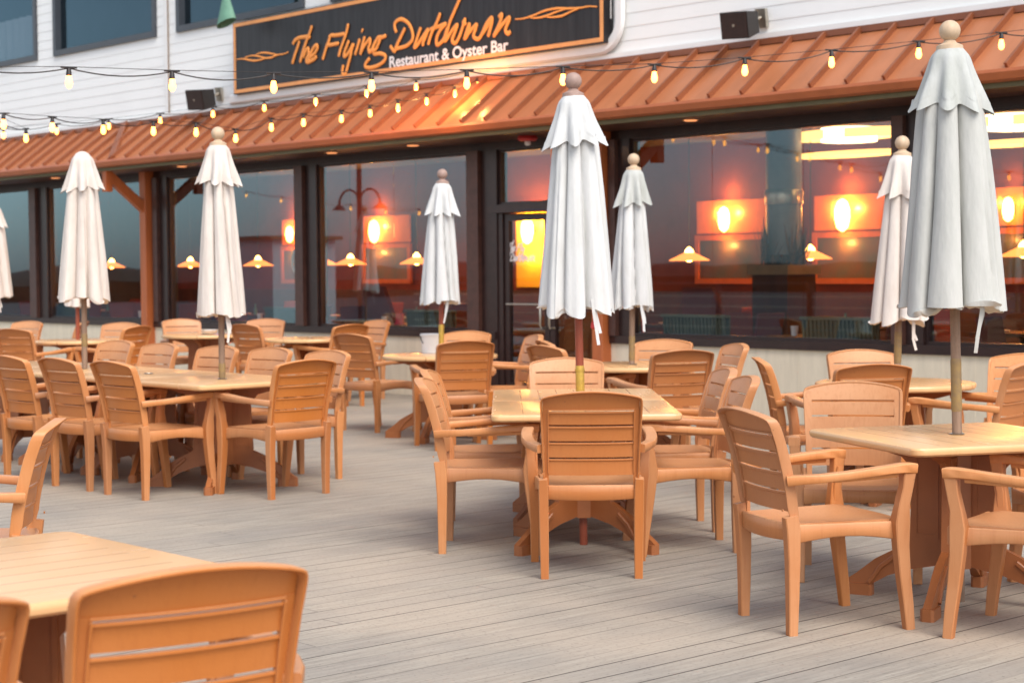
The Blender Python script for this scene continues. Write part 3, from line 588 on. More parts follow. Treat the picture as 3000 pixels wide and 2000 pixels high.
def pendant(t, y, z, label, k=1.0):
    e = empty('pendant_lamp', tuple(wpt(t, -y, z)), YAW, label, 'lamp', 'pendant lamps in the dining room')
    b = MB(); b.lathe([(.03*k, .10*k), (.05*k, .07*k), (.27*k, -.035*k), (.275*k, -.045*k), (.25*k, -.04*k), (.04*k, .05*k)], k=28); b.build('lamp_shade', M['pendant_shade'], e)
    b = MB(); b.lathe([(.02*k, -.06*k), (.06*k, -.03*k), (.075*k, .03*k), (.05*k, .10*k), (.01, .14*k)], k=16); b.build('bulb', M['lamp_core'], e); lamp_light(e, (0, 0, -.10), 9, (1, .36, .10), .05)
    b = MB(); b.tube([(0, 0, .12), (0, 0, 3.12-z)], .006, 6); b.build('cord', M['wire'], e)
for t, lb in ((-28.4, 'pendant lamp behind the first ground floor window at the left edge'), (-25.77, 'pendant lamp behind the second ground floor window'), (-23.75, 'faint pendant lamp behind the third window'), (-22.02, 'pendant lamp at the left edge of the window left of the door'), (-21.3, 'pendant lamp beside the round emblem left of the door'), (-19.73, 'pendant lamp behind the short umbrella left of the entrance'), (-14.49, 'left pendant lamp in the wide window'), (-12.64, 'right pendant lamp in the wide window'), (-9.9, 'pendant lamp at the right edge of the photo')):
    pendant(t, 3.0, 1.59, lb, .9)
for t, lb in ((-12.1, 'big oval ceiling light with a bright drum in the wide window'), (-10.0, 'oval ceiling light behind the far right window')):
    e = empty('ceiling_ring_light', tuple(wpt(t, -3.0, 0)), YAW, lb, 'lamp', 'oval ceiling lights')
    for z, h, mm in ((2.88, .10, 'ring_glow'), (2.69, .045, 'ring_glow')):
        b = MB(); vs = []; fs = []; K = 48
        for k in range(K):
            a = 2*math.pi*k/K
            for r_, zz in ((.67, 0), (.67, h), (.60, h), (.60, 0)): vs.append((r_*math.cos(a), .42*r_*math.sin(a), z+zz))
        for k in range(K):
            for q in range(4): fs.append((k*4+q, k*4+(q+1) % 4, ((k+1) % K)*4+(q+1) % 4, ((k+1) % K)*4+q))
        b.add(vs, fs); b.build('ring', M[mm], e)
    b = MB(); b.lathe([(.31, 2.85), (.31, 3.0)], k=32); b.build('drum_shade', M['ring_core'], e)
# column with a planter, seen through the wide window
e = empty('interior_column', tuple(wpt(-12.62, -2.5, 0)), YAW, 'round pale column rising from a planter in the wide window', 'column')
b = MB(); b.lathe([(.20, 1.6), (.20, 3.12)], k=28); b.build('shaft', mat('pale_column', (.20, .17, .16), .35, .1, 5), e)
b = MB(); b.lathe([(.208, 2.16), (.215, 2.18), (.215, 2.30), (.208, 2.32)], k=28); b.build('collar', M['steel'], e)
b = MB(); b.box((-.25, -.25, 0), (.25, .25, 1.38)); b.build('pedestal', M['int_dark'], e, 0)
b = MB(); b.box((-.29, -.29, 1.38), (.29, .29, 1.49)); b.build('planter', mat('planter_wood', (.34, .22, .10), .6), e, 0)
b = MB(); rng = random.Random(5)
for k in range(240):
    a = rng.uniform(0, 6.28); r_ = rng.uniform(.05, .27); h = rng.uniform(.12, .58); p = Vector((r_*math.cos(a), r_*math.sin(a), 1.48)); q = p+Vector((rng.uniform(-.12, .12), rng.uniform(-.1, .1), h)); s_ = Vector((rng.uniform(-1, 1), rng.uniform(-1, 1), .3)).normalized()*.022
    b.add([p-s_*.3, p+s_*.3, (p+q)/2+s_, q, (p+q)/2-s_], [(0, 1, 2, 3, 4)])
b.build('foliage', M['leaf'], e, 0)
# booth ends, tables and chairs of the dining room
def in_table(t, y, label):
    e = empty('dining_table', tuple(wpt(t, -y, .012)), YAW, label, 'table', 'tables inside the dining room')
    b = MB(); b.box((-.42, -.36, .73), (.42, .36, .765)); b.build('tabletop', M['int_dark'], e, 0)
    b = MB(); b.lathe([(.22, 0), (.20, .02), (.04, .05), (.04, .70), (.12, .73)], k=16); b.build('pedestal', M['black'], e)
def in_chair(t, y, rz, label):
    e = empty('dining_chair', tuple(wpt(t, -y, .012)), YAW+rz, label, 'chair', 'chairs inside the dining room')
    b = MB(); b.box((-.21, -.2, .42), (.21, .22, .47)); b.build('seat', M['int_dark'], e, 0)
    b = MB(); b.sweep([(0, -.20, .48), (0, -.23, .75), (0, -.28, .98)], [.38, .40, .42], .03, (1, 0, 0)); b.build('backrest', M['maroon'], e)
    for sx in (-.18, .18):
        for sy in (-.18, .19): b = MB(); b.sweep([(sx, sy, 0), (sx*.95, sy*.95, .42)], .035, .035, (1, 0, 0)); b.build('leg', M['int_dark'], e)
where = ['behind the first ground floor window', 'behind the second ground floor window', 'behind the third ground floor window', 'behind the window left of the entrance', 'just right of the entrance', 'in the middle of the wide window', 'behind the far right window']
xt = (-26.6, -23.6, -20.4, -17.6, -12.6, -11.0, -8.0)
names = ('napkin', 'menu')
for k, t in enumerate(xt):
    in_table(t, 1.0, 'dark dining table '+where[k])
    in_chair(t-.75, 1.0, R(-90), 'left dark dining chair '+where[k]); in_chair(t+.75, 1.0, R(90), 'right dark dining chair '+where[k])
    b = MB(); b.box((-.05, -.02, 0), (.05, .02, .14)); b.box((-.06, -.03, 0), (.06, .03, .02)); o = b.build('menu_holder', M['pink' if k % 2 else 'red'], smooth=0); o.location = wpt(t+.1, -.9, .778); o.rotation_euler = (0, 0, YAW+.3); props(o, 'small coloured menu holder on the table '+where[k], 'menu holder', 'menu holders on the inside tables')
    b = MB(); b.lathe([(.03, 0), (.04, .10)], k=14); o = b.build('cup', M['white_plastic']); o.location = wpt(t-.15, -.85, .778); props(o, 'white cup on the table '+where[k], 'cup', 'white cups on the inside tables')
back_row = ('at the far left', 'behind the second pane from the left', 'behind the third window', 'left of the door under a pendant', 'left of the entrance near the emblem', 'left in the wide window under a pendant', 'right in the wide window under a pendant', 'at the far right under a pendant')
for k, t in enumerate((-28.4, -25.8, -23.75, -21.3, -19.7, -14.5, -12.2, -9.9)):
    in_table(t, 3.0, 'dark dining table in the second row '+back_row[k])
    in_chair(t-.72, 3.0, R(-90), 'left dark dining chair in the second row '+back_row[k]); in_chair(t+.72, 3.0, R(90), 'right dark dining chair in the second row '+back_row[k])
    b = MB(); b.lathe([(.10, 0), (.12, .012), (.125, .02), (.10, .012)], k=20); o = b.build('plate', M['white_plastic']); o.location = wpt(t-.2, -2.85, .778); props(o, 'white plate on the second row table '+back_row[k], 'plate', 'white plates on the inside tables')
    b = MB(); b.lathe([(.028, 0), (.03, .06), (.022, .10), (.012, .12), (.012, .17)], k=12); o = b.build('bottle', M['leaf' if k % 2 else 'green']); o.location = wpt(t+.2, -2.8, .778); props(o, 'small sauce bottle on the second row table '+back_row[k], 'bottle', 'sauce bottles on the inside tables')
for t, lb in ((-12.7, 'orange wooden booth end with a sloping top right of the entrance'), (-7.4, 'orange wooden booth end behind the far right window'), (-18.4, 'orange wooden booth end behind the window left of the entrance')):
    b = MB(); b.prism([(-.32, .012), (.32, .012), (.32, .86), (.10, 1.25), (-.32, 1.25)], 0, .06); o = b.build('booth_end', M['int_wall'], smooth=0); o.location = wpt(t, -1.25, 0); o.rotation_euler = (0, 0, YAW); props(o, lb, 'booth', 'booth ends in the dining room')
for k, (t, lb) in enumerate(((-27.9, 'behind the first window'), (-24.9, 'behind the second window'), (-19.2, 'behind the third window'), (-16.2, 'left of the entrance'), (-12.0, 'left in the wide window'), (-10.2, 'right in the wide window'), (-7.0, 'at the far right'))):
    b = MB()
    for i in range(18): b.tube([(-.4+.8*i/17, 0, 0), (-.4+.8*i/17, -.02, .26)], .02, 5)
    b.box((-.43, -.05, .26), (.43, .05, .29)); b.box((-.43, .03, 0), (.43, .05, .26))
    o = b.build('slatted_bench_back', mat('grey_green_slats%d' % k, (.085, .10, .07), .7) if k == 0 else bpy.data.materials['grey_green_slats0'], smooth=0); o.location = wpt(t, -.32, .70); o.rotation_euler = (0, 0, YAW); props(o, 'grey green slatted bench back above the sill '+lb, 'bench', 'slatted bench backs inside the windows')
    b = MB(); b.box((-.43, -.05, 0), (.43, .05, .70)); b.build('base', M['int_dark'], o, 0).location = (0, 0, -.70)
b = MB(); b.tube([(0, 0, 0), (.0, 0, .42)], .018, 6); b.tube([(.08, 0, .05), (.08, 0, .30)], .018, 6)
o = b.build('neon_sign', M['violet']); o.location = wpt(-24.3, -2.6, 1.25); o.rotation_euler = (0, R(8), YAW); props(o, 'violet neon tube glowing behind the second window', 'neon')
e = empty('round_emblem', tuple(wpt(-20.6, -1.6, 1.60)), YAW, 'round ring shaped emblem hanging behind the window left of the door', 'emblem')
b = MB(); vs = []; fs = []; K = 40
for k in range(K):
    a = 2*math.pi*k/K
    for r_, y in ((.17, -.02), (.22, -.02), (.22, .02), (.17, .02)): vs.append((r_*math.cos(a), y, r_*math.sin(a)))
for k in range(K):
    for q in range(4): fs.append((k*4+q, k*4+(q+1) % 4, ((k+1) % K)*4+(q+1) % 4, ((k+1) % K)*4+q))
b.add(vs, fs); b.build('ring', M['steel'], e)
b = MB(); b.box((-.17, -.01, -.02), (.17, .01, .02)); b.box((-.02, -.012, -.17), (.02, .012, .17)); b.build('cross_bar', M['steel'], e, 0)

# things out on the left that the glass reflects
e = empty('lamp_post', tuple(wpt(-27.7, 8.0, 0)), YAW, 'two armed lamp post reflected in the window left of the door', 'lamp post')
b = MB(); b.tube([(0, 0, 0), (0, 0, 3.9)], .05, 10); b.build('pole', M['black'], e)
for s_ in (-1, 1):
    b = MB(); b.tube([(0, 0, 2.6)]+[(s_*(.33-.33*math.cos(R(a))), 0, 2.75+.30*math.sin(R(a))) for a in range(0, 181, 20)], .022, 8); a_ = b.build('arm', M['black'], e)
    b = MB(); b.lathe([(.03, .05), (.13, -.04), (.14, -.06)], (s_*.66, 0, 2.72), 16); b.build('lamp_shade', M['black'], a_)
e = empty('pale_building', tuple(wpt(-38.8, 14, -.12)), YAW, 'pale sided building across the way, reflected in the third window', 'building')
b = MB(); b.box((-.85, -1, 0), (.85, 1, 2.4)); b.build('wall', M['pale_wall'], e, 0)
b = MB(); b.box((-1, -1.15, 2.4), (1, 1.15, 2.5)); b.build('roof', M['olive'], e, 0)

# ------------------------------------------------------------------ string lights
def string(name, pts, label, br=.0205, drop=True, sag=.035, lit=()):
    P = [Vector(p) for p in pts]; e = empty(name, P[0], 0, label, 'string lights', 'strings of warm bulbs over the terrace')
    b = MB(); path = []
    for i in range(len(P)-1):
        for k in range(8):
            t = k/8; q = P[i].lerp(P[i+1], t); q.z -= sag*4*t*(1-t)*(.8+.4*((i*7) % 3)/2); path.append(q-P[0])
    path.append(P[-1]-P[0]); b.tube(path, .0042, 6)
    b.tube([P[0]-P[0]+Vector((0, 0, .012)), P[-1]-P[0]+Vector((0, 0, .012))] if False else [p-P[0]+Vector((0, 0, .008)) for p in P], .002, 5)
    b.build('cable', M['wire'], e)
    b = MB(); b.sweep([(-.045, 0, .004), (.045, 0, .004)], .014, .010, (0, 1, 0)); b.lathe([(.008, -.0), (.013, -.010), (.0165, -.036), (.012, -.042)], k=12); s0 = b.build('socket', M['wire'], e)
    b = MB(); r_ = br; b.lathe([(.011, -.040), (.014, -.046), (r_*.78, -.062), (r_, -.080), (r_*.97, -.092), (r_*.7, -.106), (r_*.25, -.113)], k=14); b0 = b.build('bulb', M['bulb'], s0)
    s0.location = P[0]-P[0]
    for i, p in enumerate(P[1:]):
        s1 = s0.copy(); COL.objects.link(s1); s1.location = p-P[0]; c = b0.copy(); COL.objects.link(c); c.parent = s1
        if i+1 in lit:
            lamp_light(c, (0, 0, -.125), 4.5, (1, .42, .12), .03)
        a = (P[min(i+2, len(P)-1)]-P[i]); s1.rotation_euler = (0, 0, math.atan2(a.y, a.x))
string('string_light', S1, 'nearest string of warm bulbs, crossing in front of the sign and the awning')
string('string_light', S2, 'string of small warm bulbs running in from the left to below the sign', lit=(10, 11, 12, 13))
string('string_light', [(x, y, z+.06) for x, y, z in S3], 'far string of small bulbs low along the awning, behind the other strings', lit=(7, 8, 9, 10))
string('string_light', S4, 'string of bulbs reflected in the wide window right of the entrance')
string('string_light', S5, 'string of bulbs reflected in the windows left of the entrance')

# ------------------------------------------------------------------ terrace armchair (one mesh per part, shared by the copies)
def byz(z):     # rearward lean of the back with height
    k = [(.36, .022), (.47, .026), (.56, .014), (.66, -.008), (.76, -.036), (.83, -.062), (.90, -.092)]
    for (a, p), (c, q) in zip(k, k[1:]):
        if z <= c: return p+(q-p)*max(0, (z-a))/(c-a)
    return k[-1][1]
HWB = lambda z: .224+.016*min(1, max(0, (z-.40)/.42))
def ztop(x): a = abs(x); return .895-.027*(a/.22)**2 if a < .22 else .868-.05*((a-.22)/.025)**2
def bow(x): return -.030*(1-min(1, (x/.24))**2)
def chair_meshes():
    out = {}
    b = MB()
    # rim: a flange standing back from the outline of the panel
    path = []
    for k in range(13): z = .37+(.80-.37)*k/12; path.append((-HWB(z), z))
    path += [(-.2402, .828), (-.2392, .846), (-.2335, .8595), (-.221, .8668)]
    for k in range(1, 20): x = -.221+.442*k/20; path.append((x, ztop(x)))
    path += [(-x, z) for x, z in reversed(path[:17])]
    vs = []; n = len(path)
    for i, (x, z) in enumerate(path):
        a = path[max(i-1, 0)]; c = path[min(i+1, n-1)]; tx, tz = c[0]-a[0], c[1]-a[1]; l = math.hypot(tx, tz); nx, nz = -tz/l, tx/l   # outward
        y = byz(z)+bow(x); d = .040 if z > .5 else .034; t = .0085
        sec = [(0, .004), (0, -d+.003), (-.002, -d), (-t+.002, -d), (-t, -d+.003), (-t-.004, -.010), (-t-.004, .004), (-.003, .0065)]
        vs += [(x+nx*q, y+p, z+nz*q) for q, p in sec]
    fs = [tuple(range(7, -1, -1)), tuple((n-1)*8+k for k in range(8))]
    for i in range(n-1):
        for k in range(8): l = (k+1) % 8; fs.append((i*8+k, i*8+l, (i+1)*8+l, (i+1)*8+k))
    b.add(vs, fs)
    def sheet(xs, zf0, zf1, nz, th=.010, lip=0, liph=.007, off=0):
        """curved panel between two height functions, with a ledge along its top edge"""
        cols = []
        for x in xs:
            z0, z1 = zf0(x), zf1(x); c = []
            for k in range(nz+1): z = z0+(z1-z0)*k/nz; c.append((x, byz(z)+bow(x)+off+(-.005*(1-k/nz) if lip else 0)-0, z))
            back = [(x, p[1]-th, p[2]) for p in reversed(c)]
            if lip: back = [(x, c[-1][1]-th-lip, c[-1][2]), (x, c[-1][1]-th-lip, c[-1][2]-liph), (x, c[-1][1]-th, c[-1][2]-liph*1.6)]+back[1:]
            cols.append(c+back)
        m_ = len(cols[0]); vs = [p for c in cols for p in c]; fs = [tuple(range(m_)), tuple((len(xs)-1)*m_+k for k in range(m_-1, -1, -1))]
        for i in range(len(xs)-1):
            for k in range(m_): l = (k+1) % m_; fs.append((i*m_+l, i*m_+k, (i+1)*m_+k, (i+1)*m_+l))
        b.add(vs, fs)
    X = [-.203+.406*k/14 for k in range(15)]
    XF = [-.226+.452*k/18 for k in range(19)]
    sheet(XF, lambda x: .806, lambda x: min(ztop(x)-.004, .895), 3, .010)
    for z0, z1 in ((.733, .7955), (.6545, .7245), (.576, .6465), (.490, .568)): sheet(X, lambda x, a=z0: a, lambda x, c=z1: c, 3, .009, lip=.006)
    for s in (-1, 1):
        sheet([s*(.1995), s*.212, s*.226], lambda x: .425, lambda x: .808, 8, .013)
        # little ribs framing the slats, seen from behind
        b.sweep([(s*.2015, byz(z)+bow(.2)-.016, z) for z in (.50, .56, .62, .68, .74, .798)], .006, .012, (1, 0, 0))
    b.sweep([(x, byz(.80)+bow(x)-.014, .803) for x in X], .006, .008, (0, 0, 1))
    out['backrest'] = b
    # seat
    b = MB(); nx_, ny_ = 14, 16; vs = []
    def outline(v):   # half width along the depth
        return .205+.045*v
    def top(u, v):
        dip = -.016*(1-abs(u)**2.2)*math.sin(math.pi*min(1, v*1.02+.06))
        return .442+.004*v+dip-(.012*max(0, (v-.86)/.14)**2)
    for j in range(ny_+1):
        v = j/ny_
        for i in range(nx_+1):
            u = -1+2*i/nx_; rb = -.030*(1-u*u)*(1-v)**2; ff = .018*(1-u*u)*v**3
            vs.append((u*outline(v), -.008+.508*v+rb+ff, top(u, v)))
    off = len(vs); vs += [(x, y, z-.011) for x, y, z in vs]
    fs = []; W = nx_+1
    for j in range(ny_):
        for i in range(nx_):
            a = j*W+i; fs.append((a, a+1, a+W+1, a+W)); fs.append((off+a+W, off+a+W+1, off+a+1, off+a))
    per = [i for i in range(W)]+[j*W+nx_ for j in range(1, ny_+1)]+[ny_*W+i for i in range(nx_-1, -1, -1)]+[j*W for j in range(ny_-1, 0, -1)]
    for a, c in zip(per, per[1:]+per[:1]): fs.append((c, a, off+a, off+c))
    b.add(vs, fs)
    def apron(pts, h, t=.013): 
        b.sweep(pts, h, t, (0, 0, 1), ch=.25)
    apron([(x, -.010-.030*(1-(x/.20)**2), .410+.000) for x in [-.20+.4*k/10 for k in range(11)]], [.066+.008*(1-(2*k/10-1)**2) for k in range(11)])
    apron([(x, .503+.018*(1-(x/.25)**2), .402) for x in [-.25+.5*k/10 for k in range(11)]], [.072-.020*(1-(2*k/10-1)**2) for k in range(11)])
    for s in (-1, 1):
        apron([(s*(.211+.050*k/8), .0+.475*k/8, .400+.013*math.sin(math.pi*k/8)) for k in range(9)], [.080-.026*math.sin(math.pi*k/8) for k in range(9)], .018)
    out['seat'] = b
    for s, nm in ((-1, 'arm_l'), (1, 'arm_r')):
        b = MB()
        P = [(s*.236, -.028, .618), (s*.262, .02, .624), (s*.286, .10, .629), (s*.299, .20, .637), (s*.303, .30, .646), (s*.300, .39, .653), (s*.297, .445, .656), (s*.2945, .485, .655), (s*.2935, .505, .653)]
        b.sweep(P, [.040, .046, .052, .056, .057, .057, .057, .056, .054], [.040, .036, .032, .031, .032, .035, .040, .043, .041], (1, 0, 0), ch=.13)
        b.sweep([(s*.300, .14, .626), (s*.303, .30, .631), (s*.299, .42, .635)], .02, .03, (1, 0, 0))
        out[nm] = b
        b = MB()   # front leg, bowed, one piece from the arm to the floor
        P = [(s*.2925, .476, .640), (s*.290, .470, .58), (s*.283, .457, .51), (s*.275, .452, .44), (s*.269, .458, .34), (s*.266, .471, .22), (s*.2665, .487, .10), (s*.267, .497, .0)]
        b.sweep(P, [.050, .044, .044, .058, .052, .047, .043, .039], [.054, .046, .049, .066, .056, .050, .045, .040], (1, 0, 0), ch=.09)
        b.sweep([(s*.262, .475, .60), (s*.256, .455, .52), (s*.254, .45, .44)], .012, .03, (1, 0, 0))
        out['fleg'+nm[-1]] = b
        b = MB()
        P = [(s*.2275, -.012, .475), (s*.2255, -.004, .42), (s*.224, .000, .30), (s*.2225, .000, .15), (s*.2215, -.002, .0)]
        b.sweep(P, [.040, .046, .045, .042, .038], [.058, .060, .052, .045, .038], (1, 0, 0), ch=.09)
        b.box((s*.226-.006, -.046, .497), (s*.226+.006, -.041, .505))
        out['rleg'+nm[-1]] = b
    return out
CM = chair_meshes()
def make_chair():
    e = empty('armchair')
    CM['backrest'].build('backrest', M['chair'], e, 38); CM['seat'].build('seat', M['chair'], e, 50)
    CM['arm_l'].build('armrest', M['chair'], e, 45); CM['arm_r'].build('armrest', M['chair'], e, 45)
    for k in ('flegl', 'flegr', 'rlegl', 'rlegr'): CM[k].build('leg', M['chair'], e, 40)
    return e
proto = make_chair(); first = [True]
def chair(x, y, rz, label, group):
    e = proto if first[0] else copy_tree(proto); first[0] = False
    e.location = (x, y, 0); e.rotation_euler = (0, 0, rz); return props(e, label, 'chair', group)

# ------------------------------------------------------------------ tables
def rounded(hw, r, k=6):
    p = []
    for cx_, cy_, a0 in ((1, 1, 0), (-1, 1, 90), (-1, -1, 180), (1, -1, 270)):
        for i in range(k+1): a = R(a0+90*i/k); p.append((cx_*(hw-r)+r*math.cos(a), cy_*(hw-r)+r*math.sin(a)))
    return p
def top_mesh(round_, hw, th=.030):
    b = MB(); rings = []
    for ins, z in ((.012, .730-th-.006), (.002, .730-th+.002), (0, .730-th+.010), (.0, .730-.008), (.004, .730-.002), (.011, .730)):
        if round_: rings.append([((hw-ins)*math.cos(2*math.pi*k/56), (hw-ins)*math.sin(2*math.pi*k/56), z) for k in range(56)])
        else: rings.append([(x, y, z) for x, y in rounded(hw-ins, .045-ins*.5)])
    n = len(rings[0]); vs = [p for r_ in rings for p in r_]; fs = [tuple(range(n-1, -1, -1)), tuple((len(rings)-1)*n+k for k in range(n))]
    for i in range(len(rings)-1):
        for k in range(n): l = (k+1) % n; fs.append((i*n+k, i*n+l, (i+1)*n+l, (i+1)*n+k))
    return b.add(vs, fs)
def table_base(parent):
    for q in range(4):
        a = R(45+90*q); c, s = math.cos(a), math.sin(a)
        def pt(r, z, o=0): return (r*c-o*s, r*s+o*c, z)
        b = MB(); w_ = .034
        # fin board with a recessed panel, then the arched foot running out to the floor
        prof = [(.05, .16), (.20, .13), (.30, .095), (.38, .048), (.405, .0), (.50, .0), (.505, .055), (.44, .10), (.36, .165), (.27, .215), (.205, .245), (.198, .40), (.19, .57), (.24, .625), (.42, .675), (.40, .698), (.05, .698)]
        n = len(prof); vs = [pt(r, z, -w_/2) for r, z in prof]+[pt(r, z, w_/2) for r, z in prof]
        b.add(vs, [tuple(range(n)), tuple(range(2*n-1, n-1, -1))]+[(i, i+n, (i+1) % n+n, (i+1) % n) for i in range(n)])
        for sd in (-1, 1):
            o1 = sd*(w_/2+.004)
            for (r0, z0, r1, z1) in ((.075, .62, .185, .64), (.075, .27, .185, .29), (.075, .29, .092, .62), (.17, .29, .185, .62)):
                p = [pt(r0, z0, sd*w_/2), pt(r1, z0, sd*w_/2), pt(r1, z1, sd*w_/2), pt(r0, z1, sd*w_/2), pt(r0, z0, o1), pt(r1, z0, o1), pt(r1, z1, o1), pt(r0, z1, o1)]
                b.add(p, [(0, 1, 2, 3), (4, 5, 6, 7), (0, 1, 5, 4), (1, 2, 6, 5), (2, 3, 7, 6), (3, 0, 4, 7)])
        b.sweep([pt(.44, .0), pt(.44, .05)], .135, .058, (c, s, 0), ch=.2)
        b.sweep([pt(.385, .058), pt(.33, .135), pt(.26, .19)], .058, .022, (-s, c, 0), ch=.2)
        b.build('pedestal_foot', M['table_base'], parent, 30)
    b = MB()
    for q in range(4):
        a = R(90*q); c, s = math.cos(a), math.sin(a)
        b.sweep([(.052*c, .052*s, .15), (.052*c, .052*s, .69)], .075, .014, (-s, c, 0))
    b.build('centre_post', M['table_base'], parent, 30)
def make_table(round_):
    e = empty('round_table' if round_ else 'square_table')
    top_mesh(round_, .50 if round_ else .4825).build('tabletop', M['table_top'], e, 35)
    table_base(e)
    b = MB(); b.lathe([(.03, .7305), (.036, .734), (.028, .736), (.026, .7305)], k=20); b.build('umbrella_ring', M['steel'], e)
    return e
TP = {False: make_table(False), True: make_table(True)}; used = set()
def table(x, y, rz, label, round_=False, group=None):
    e = copy_tree(TP[round_]) if round_ in used else TP[round_]; used.add(round_)
    e.location = (x, y, 0); e.rotation_euler = (0, 0, rz)
    return props(e, label, 'table', group)
def wl(dc, nc): return (DX*dc-NX*nc, DY*dc-NY*nc)      # point from its coordinates along and square to the wall
CY = YAW; G = 'square tables on the terrace'; GR = 'round tables near the windows'
table(.372, 9.338, .004, 'front square table of the centre pair, umbrella with the gold joint through it', group=G)
table(.368, 10.305, .004, 'rear square table of the centre pair, behind the one with the umbrella', group=G)
table(1.93, 7.66, .30, 'square table at the right edge with the nearest umbrella through it', group=G)
table(-1.303, 4.33, CY, 'bright square table in the lower left corner of the photo', group=G)
table(-1.303+NX*.967, 4.33+NY*.967, CY, 'square table pushed against the lower left one, mostly outside the frame', group=G)
gl = ['right end of the long row at left', 'second from the right end of the long row at left', 'third from the right end of the long row at left, with an umbrella', 'far left end of the long row']
for k in range(4): p = wl(-10.23-.966*k, 6.62); table(p[0], p[1], CY, 'square table, '+gl[k], group=G)
table(2.42, 11.17, .3, 'round table at the cream wall on the right, behind the square one', True, GR)
table(.92, 13.45, .1, 'round table behind the centre pair, left of the right windows', True, GR)
table(-.625, 15.3, .5, 'round table left of the entrance with a white bucket on it', True, GR)
table(-2.2, 19.3, .2, 'round table below the window left of the entrance', True, GR)
table(-3.6, 20.7, .7, 'round table below the third window with a small white bowl on it', True, GR)
table(-4.70, 19.3, .4, 'round table in front of the orange post at left', True, GR)
table(-6.5, 22.3, .4, 'round table at the far left edge', True, GR)

# ------------------------------------------------------------------ chairs
gc = 'chairs round the centre pair of tables'; gL = 'chairs round the long row at left'; gr = 'chairs round the right hand square table'; gf = 'chairs round the far tables'; gn = 'chairs at the lower left table'; gq = 'chairs round the right round table'; gm = 'chairs round the round table behind the centre'
for a in [
 (.368, 8.31, -.01, 'armchair seen squarely from behind at the near end of the centre table pair', gc),
 (.345, 11.22, 3.10, 'armchair facing the camera at the far end of the centre pair', gc),
 (-.355, 9.30, -1.62, 'nearer of the two armchairs on the left side of the centre pair', gc),
 (-.365, 10.06, -1.60, 'farther of the two armchairs on the left side of the centre pair', gc),
 (1.125, 9.25, 1.66, 'nearer of the two armchairs on the right side of the centre pair', gc),
 (1.10, 9.97, 1.66, 'farther of the two armchairs on the right side of the centre pair', gc),
 (1.037, 7.186, -1.26, 'armchair seen from behind at the left side of the right square table', gr),
 (1.665, 8.62, 3.00, 'armchair facing the camera behind the right square table', gr),
 (2.27, 6.86, 1.0, 'armchair cut by the right edge, its arm and front leg before the square table', gr),
 (2.86, 8.02, 1.86, 'armchair at the right edge, only its seat showing behind the square table', gr),
 (2.97, 10.52, .9, 'armchair seen from behind at the right edge by the round table', gq),
 (3.27, 11.3, 2.6, 'armchair facing left beyond the round table at the right edge', gq),
 (1.675, 11.15, -1.60, 'armchair in side view against the cream wall, left of the right round table', gq),
 (2.10, 10.45, .22, 'armchair seen from behind in front of the right round table', gq),
 (2.40, 12.02, 3.25, 'armchair facing the camera behind the right round table', gq),
 (1.18, 14.05, 2.75, 'armchair facing the camera beyond the round table behind the centre', gm),
 (1.16, 12.42, .36, 'armchair seen from behind in front of the round table behind the centre', gm),
 (1.58, 13.21, 1.80, 'armchair turned left at the right side of the round table behind the centre', gm),
 (.33, 13.28, -1.0, 'armchair seen from behind just left of the centre umbrella canopy', gm),
 (.36, 14.19, -1.35, 'armchair half hidden at the back left of the round table behind the centre', gm),
 (-.40, 14.32, .30, 'armchair seen from behind in front of the round table with the bucket', gf),
 (-1.385, 16.05, -.72, 'armchair seen from behind at the left of the round table with the bucket', gf),
 (.10, 15.35, 1.80, 'armchair in side view in front of the entrance door', gf),
 (-.45, 16.35, 2.75, 'armchair facing the camera behind the round table with the bucket', gf),
 (-1.78, 18.9, .80, 'armchair seen from behind right of the far table, left of the entrance door', gf),
 (-1.62, 20.3, 2.25, 'armchair facing the camera beyond the table below the window left of the door', gf),
 (-2.84, 19.3, -.72, 'armchair turned away between the two tables below the third window', gf),
 (-2.98, 21.2, 2.9, 'armchair in shade behind the one between the two far tables', gf),
 (-3.98, 21.4, 3.60, 'armchair facing the camera at the table with the white bowl', gf),
 (-4.48, 20.05, 2.82, 'armchair facing the camera just left of the orange post', gf),
 (-4.08, 18.9, 1.15, 'armchair in side view in front of the orange post', gf),
 (-5.12, 18.35, -.42, 'armchair seen from behind behind the left long row', gf),
 (-5.82, 21.0, 2.62, 'armchair facing the camera at the far left below the dark mullion', gf),
 (-5.62, 18.9, -.55, 'armchair at the left edge behind the long row', gf),
 (-5.12, 20.7, 1.6, 'small side on armchair beyond the far left tables', gf),
 (-1.392, 11.44, .775, 'armchair at the right end of the long row, seen from behind', gL),
 (-2.515, 11.46, -.785, 'armchair nearest the right end on the near side of the long row', gL),
 (-2.99, 11.96, -.79, 'second armchair from the right on the near side of the long row', gL),
 (-3.43, 12.34, -.80, 'third armchair from the right on the near side, at the left edge', gL),
 (-1.38, 12.56, 2.33, 'first armchair on the far side of the long row, beside the end chair', gL),
 (-1.86, 13.10, 2.36, 'second armchair on the far side of the long row, right of the umbrella pole', gL),
 (-2.32, 13.50, 2.38, 'third armchair on the far side of the long row, behind the umbrella pole', gL),
 (-2.88, 14.08, 2.35, 'fourth armchair on the far side of the long row', gL),
 (-3.38, 14.75, 2.40, 'fifth armchair on the far side of the long row, tallest looking of the five', gL),
 (-.672, 3.50, .56, 'large out of focus armchair back in the lower left foreground', gn),
 (-1.13, 3.12, .77, 'armchair cut by the left edge in the lower left corner', gn),
 (-1.90, 6.85, 1.70, 'armchair in side view at the left edge beyond the lower left table', gn),
]: chair(*a)

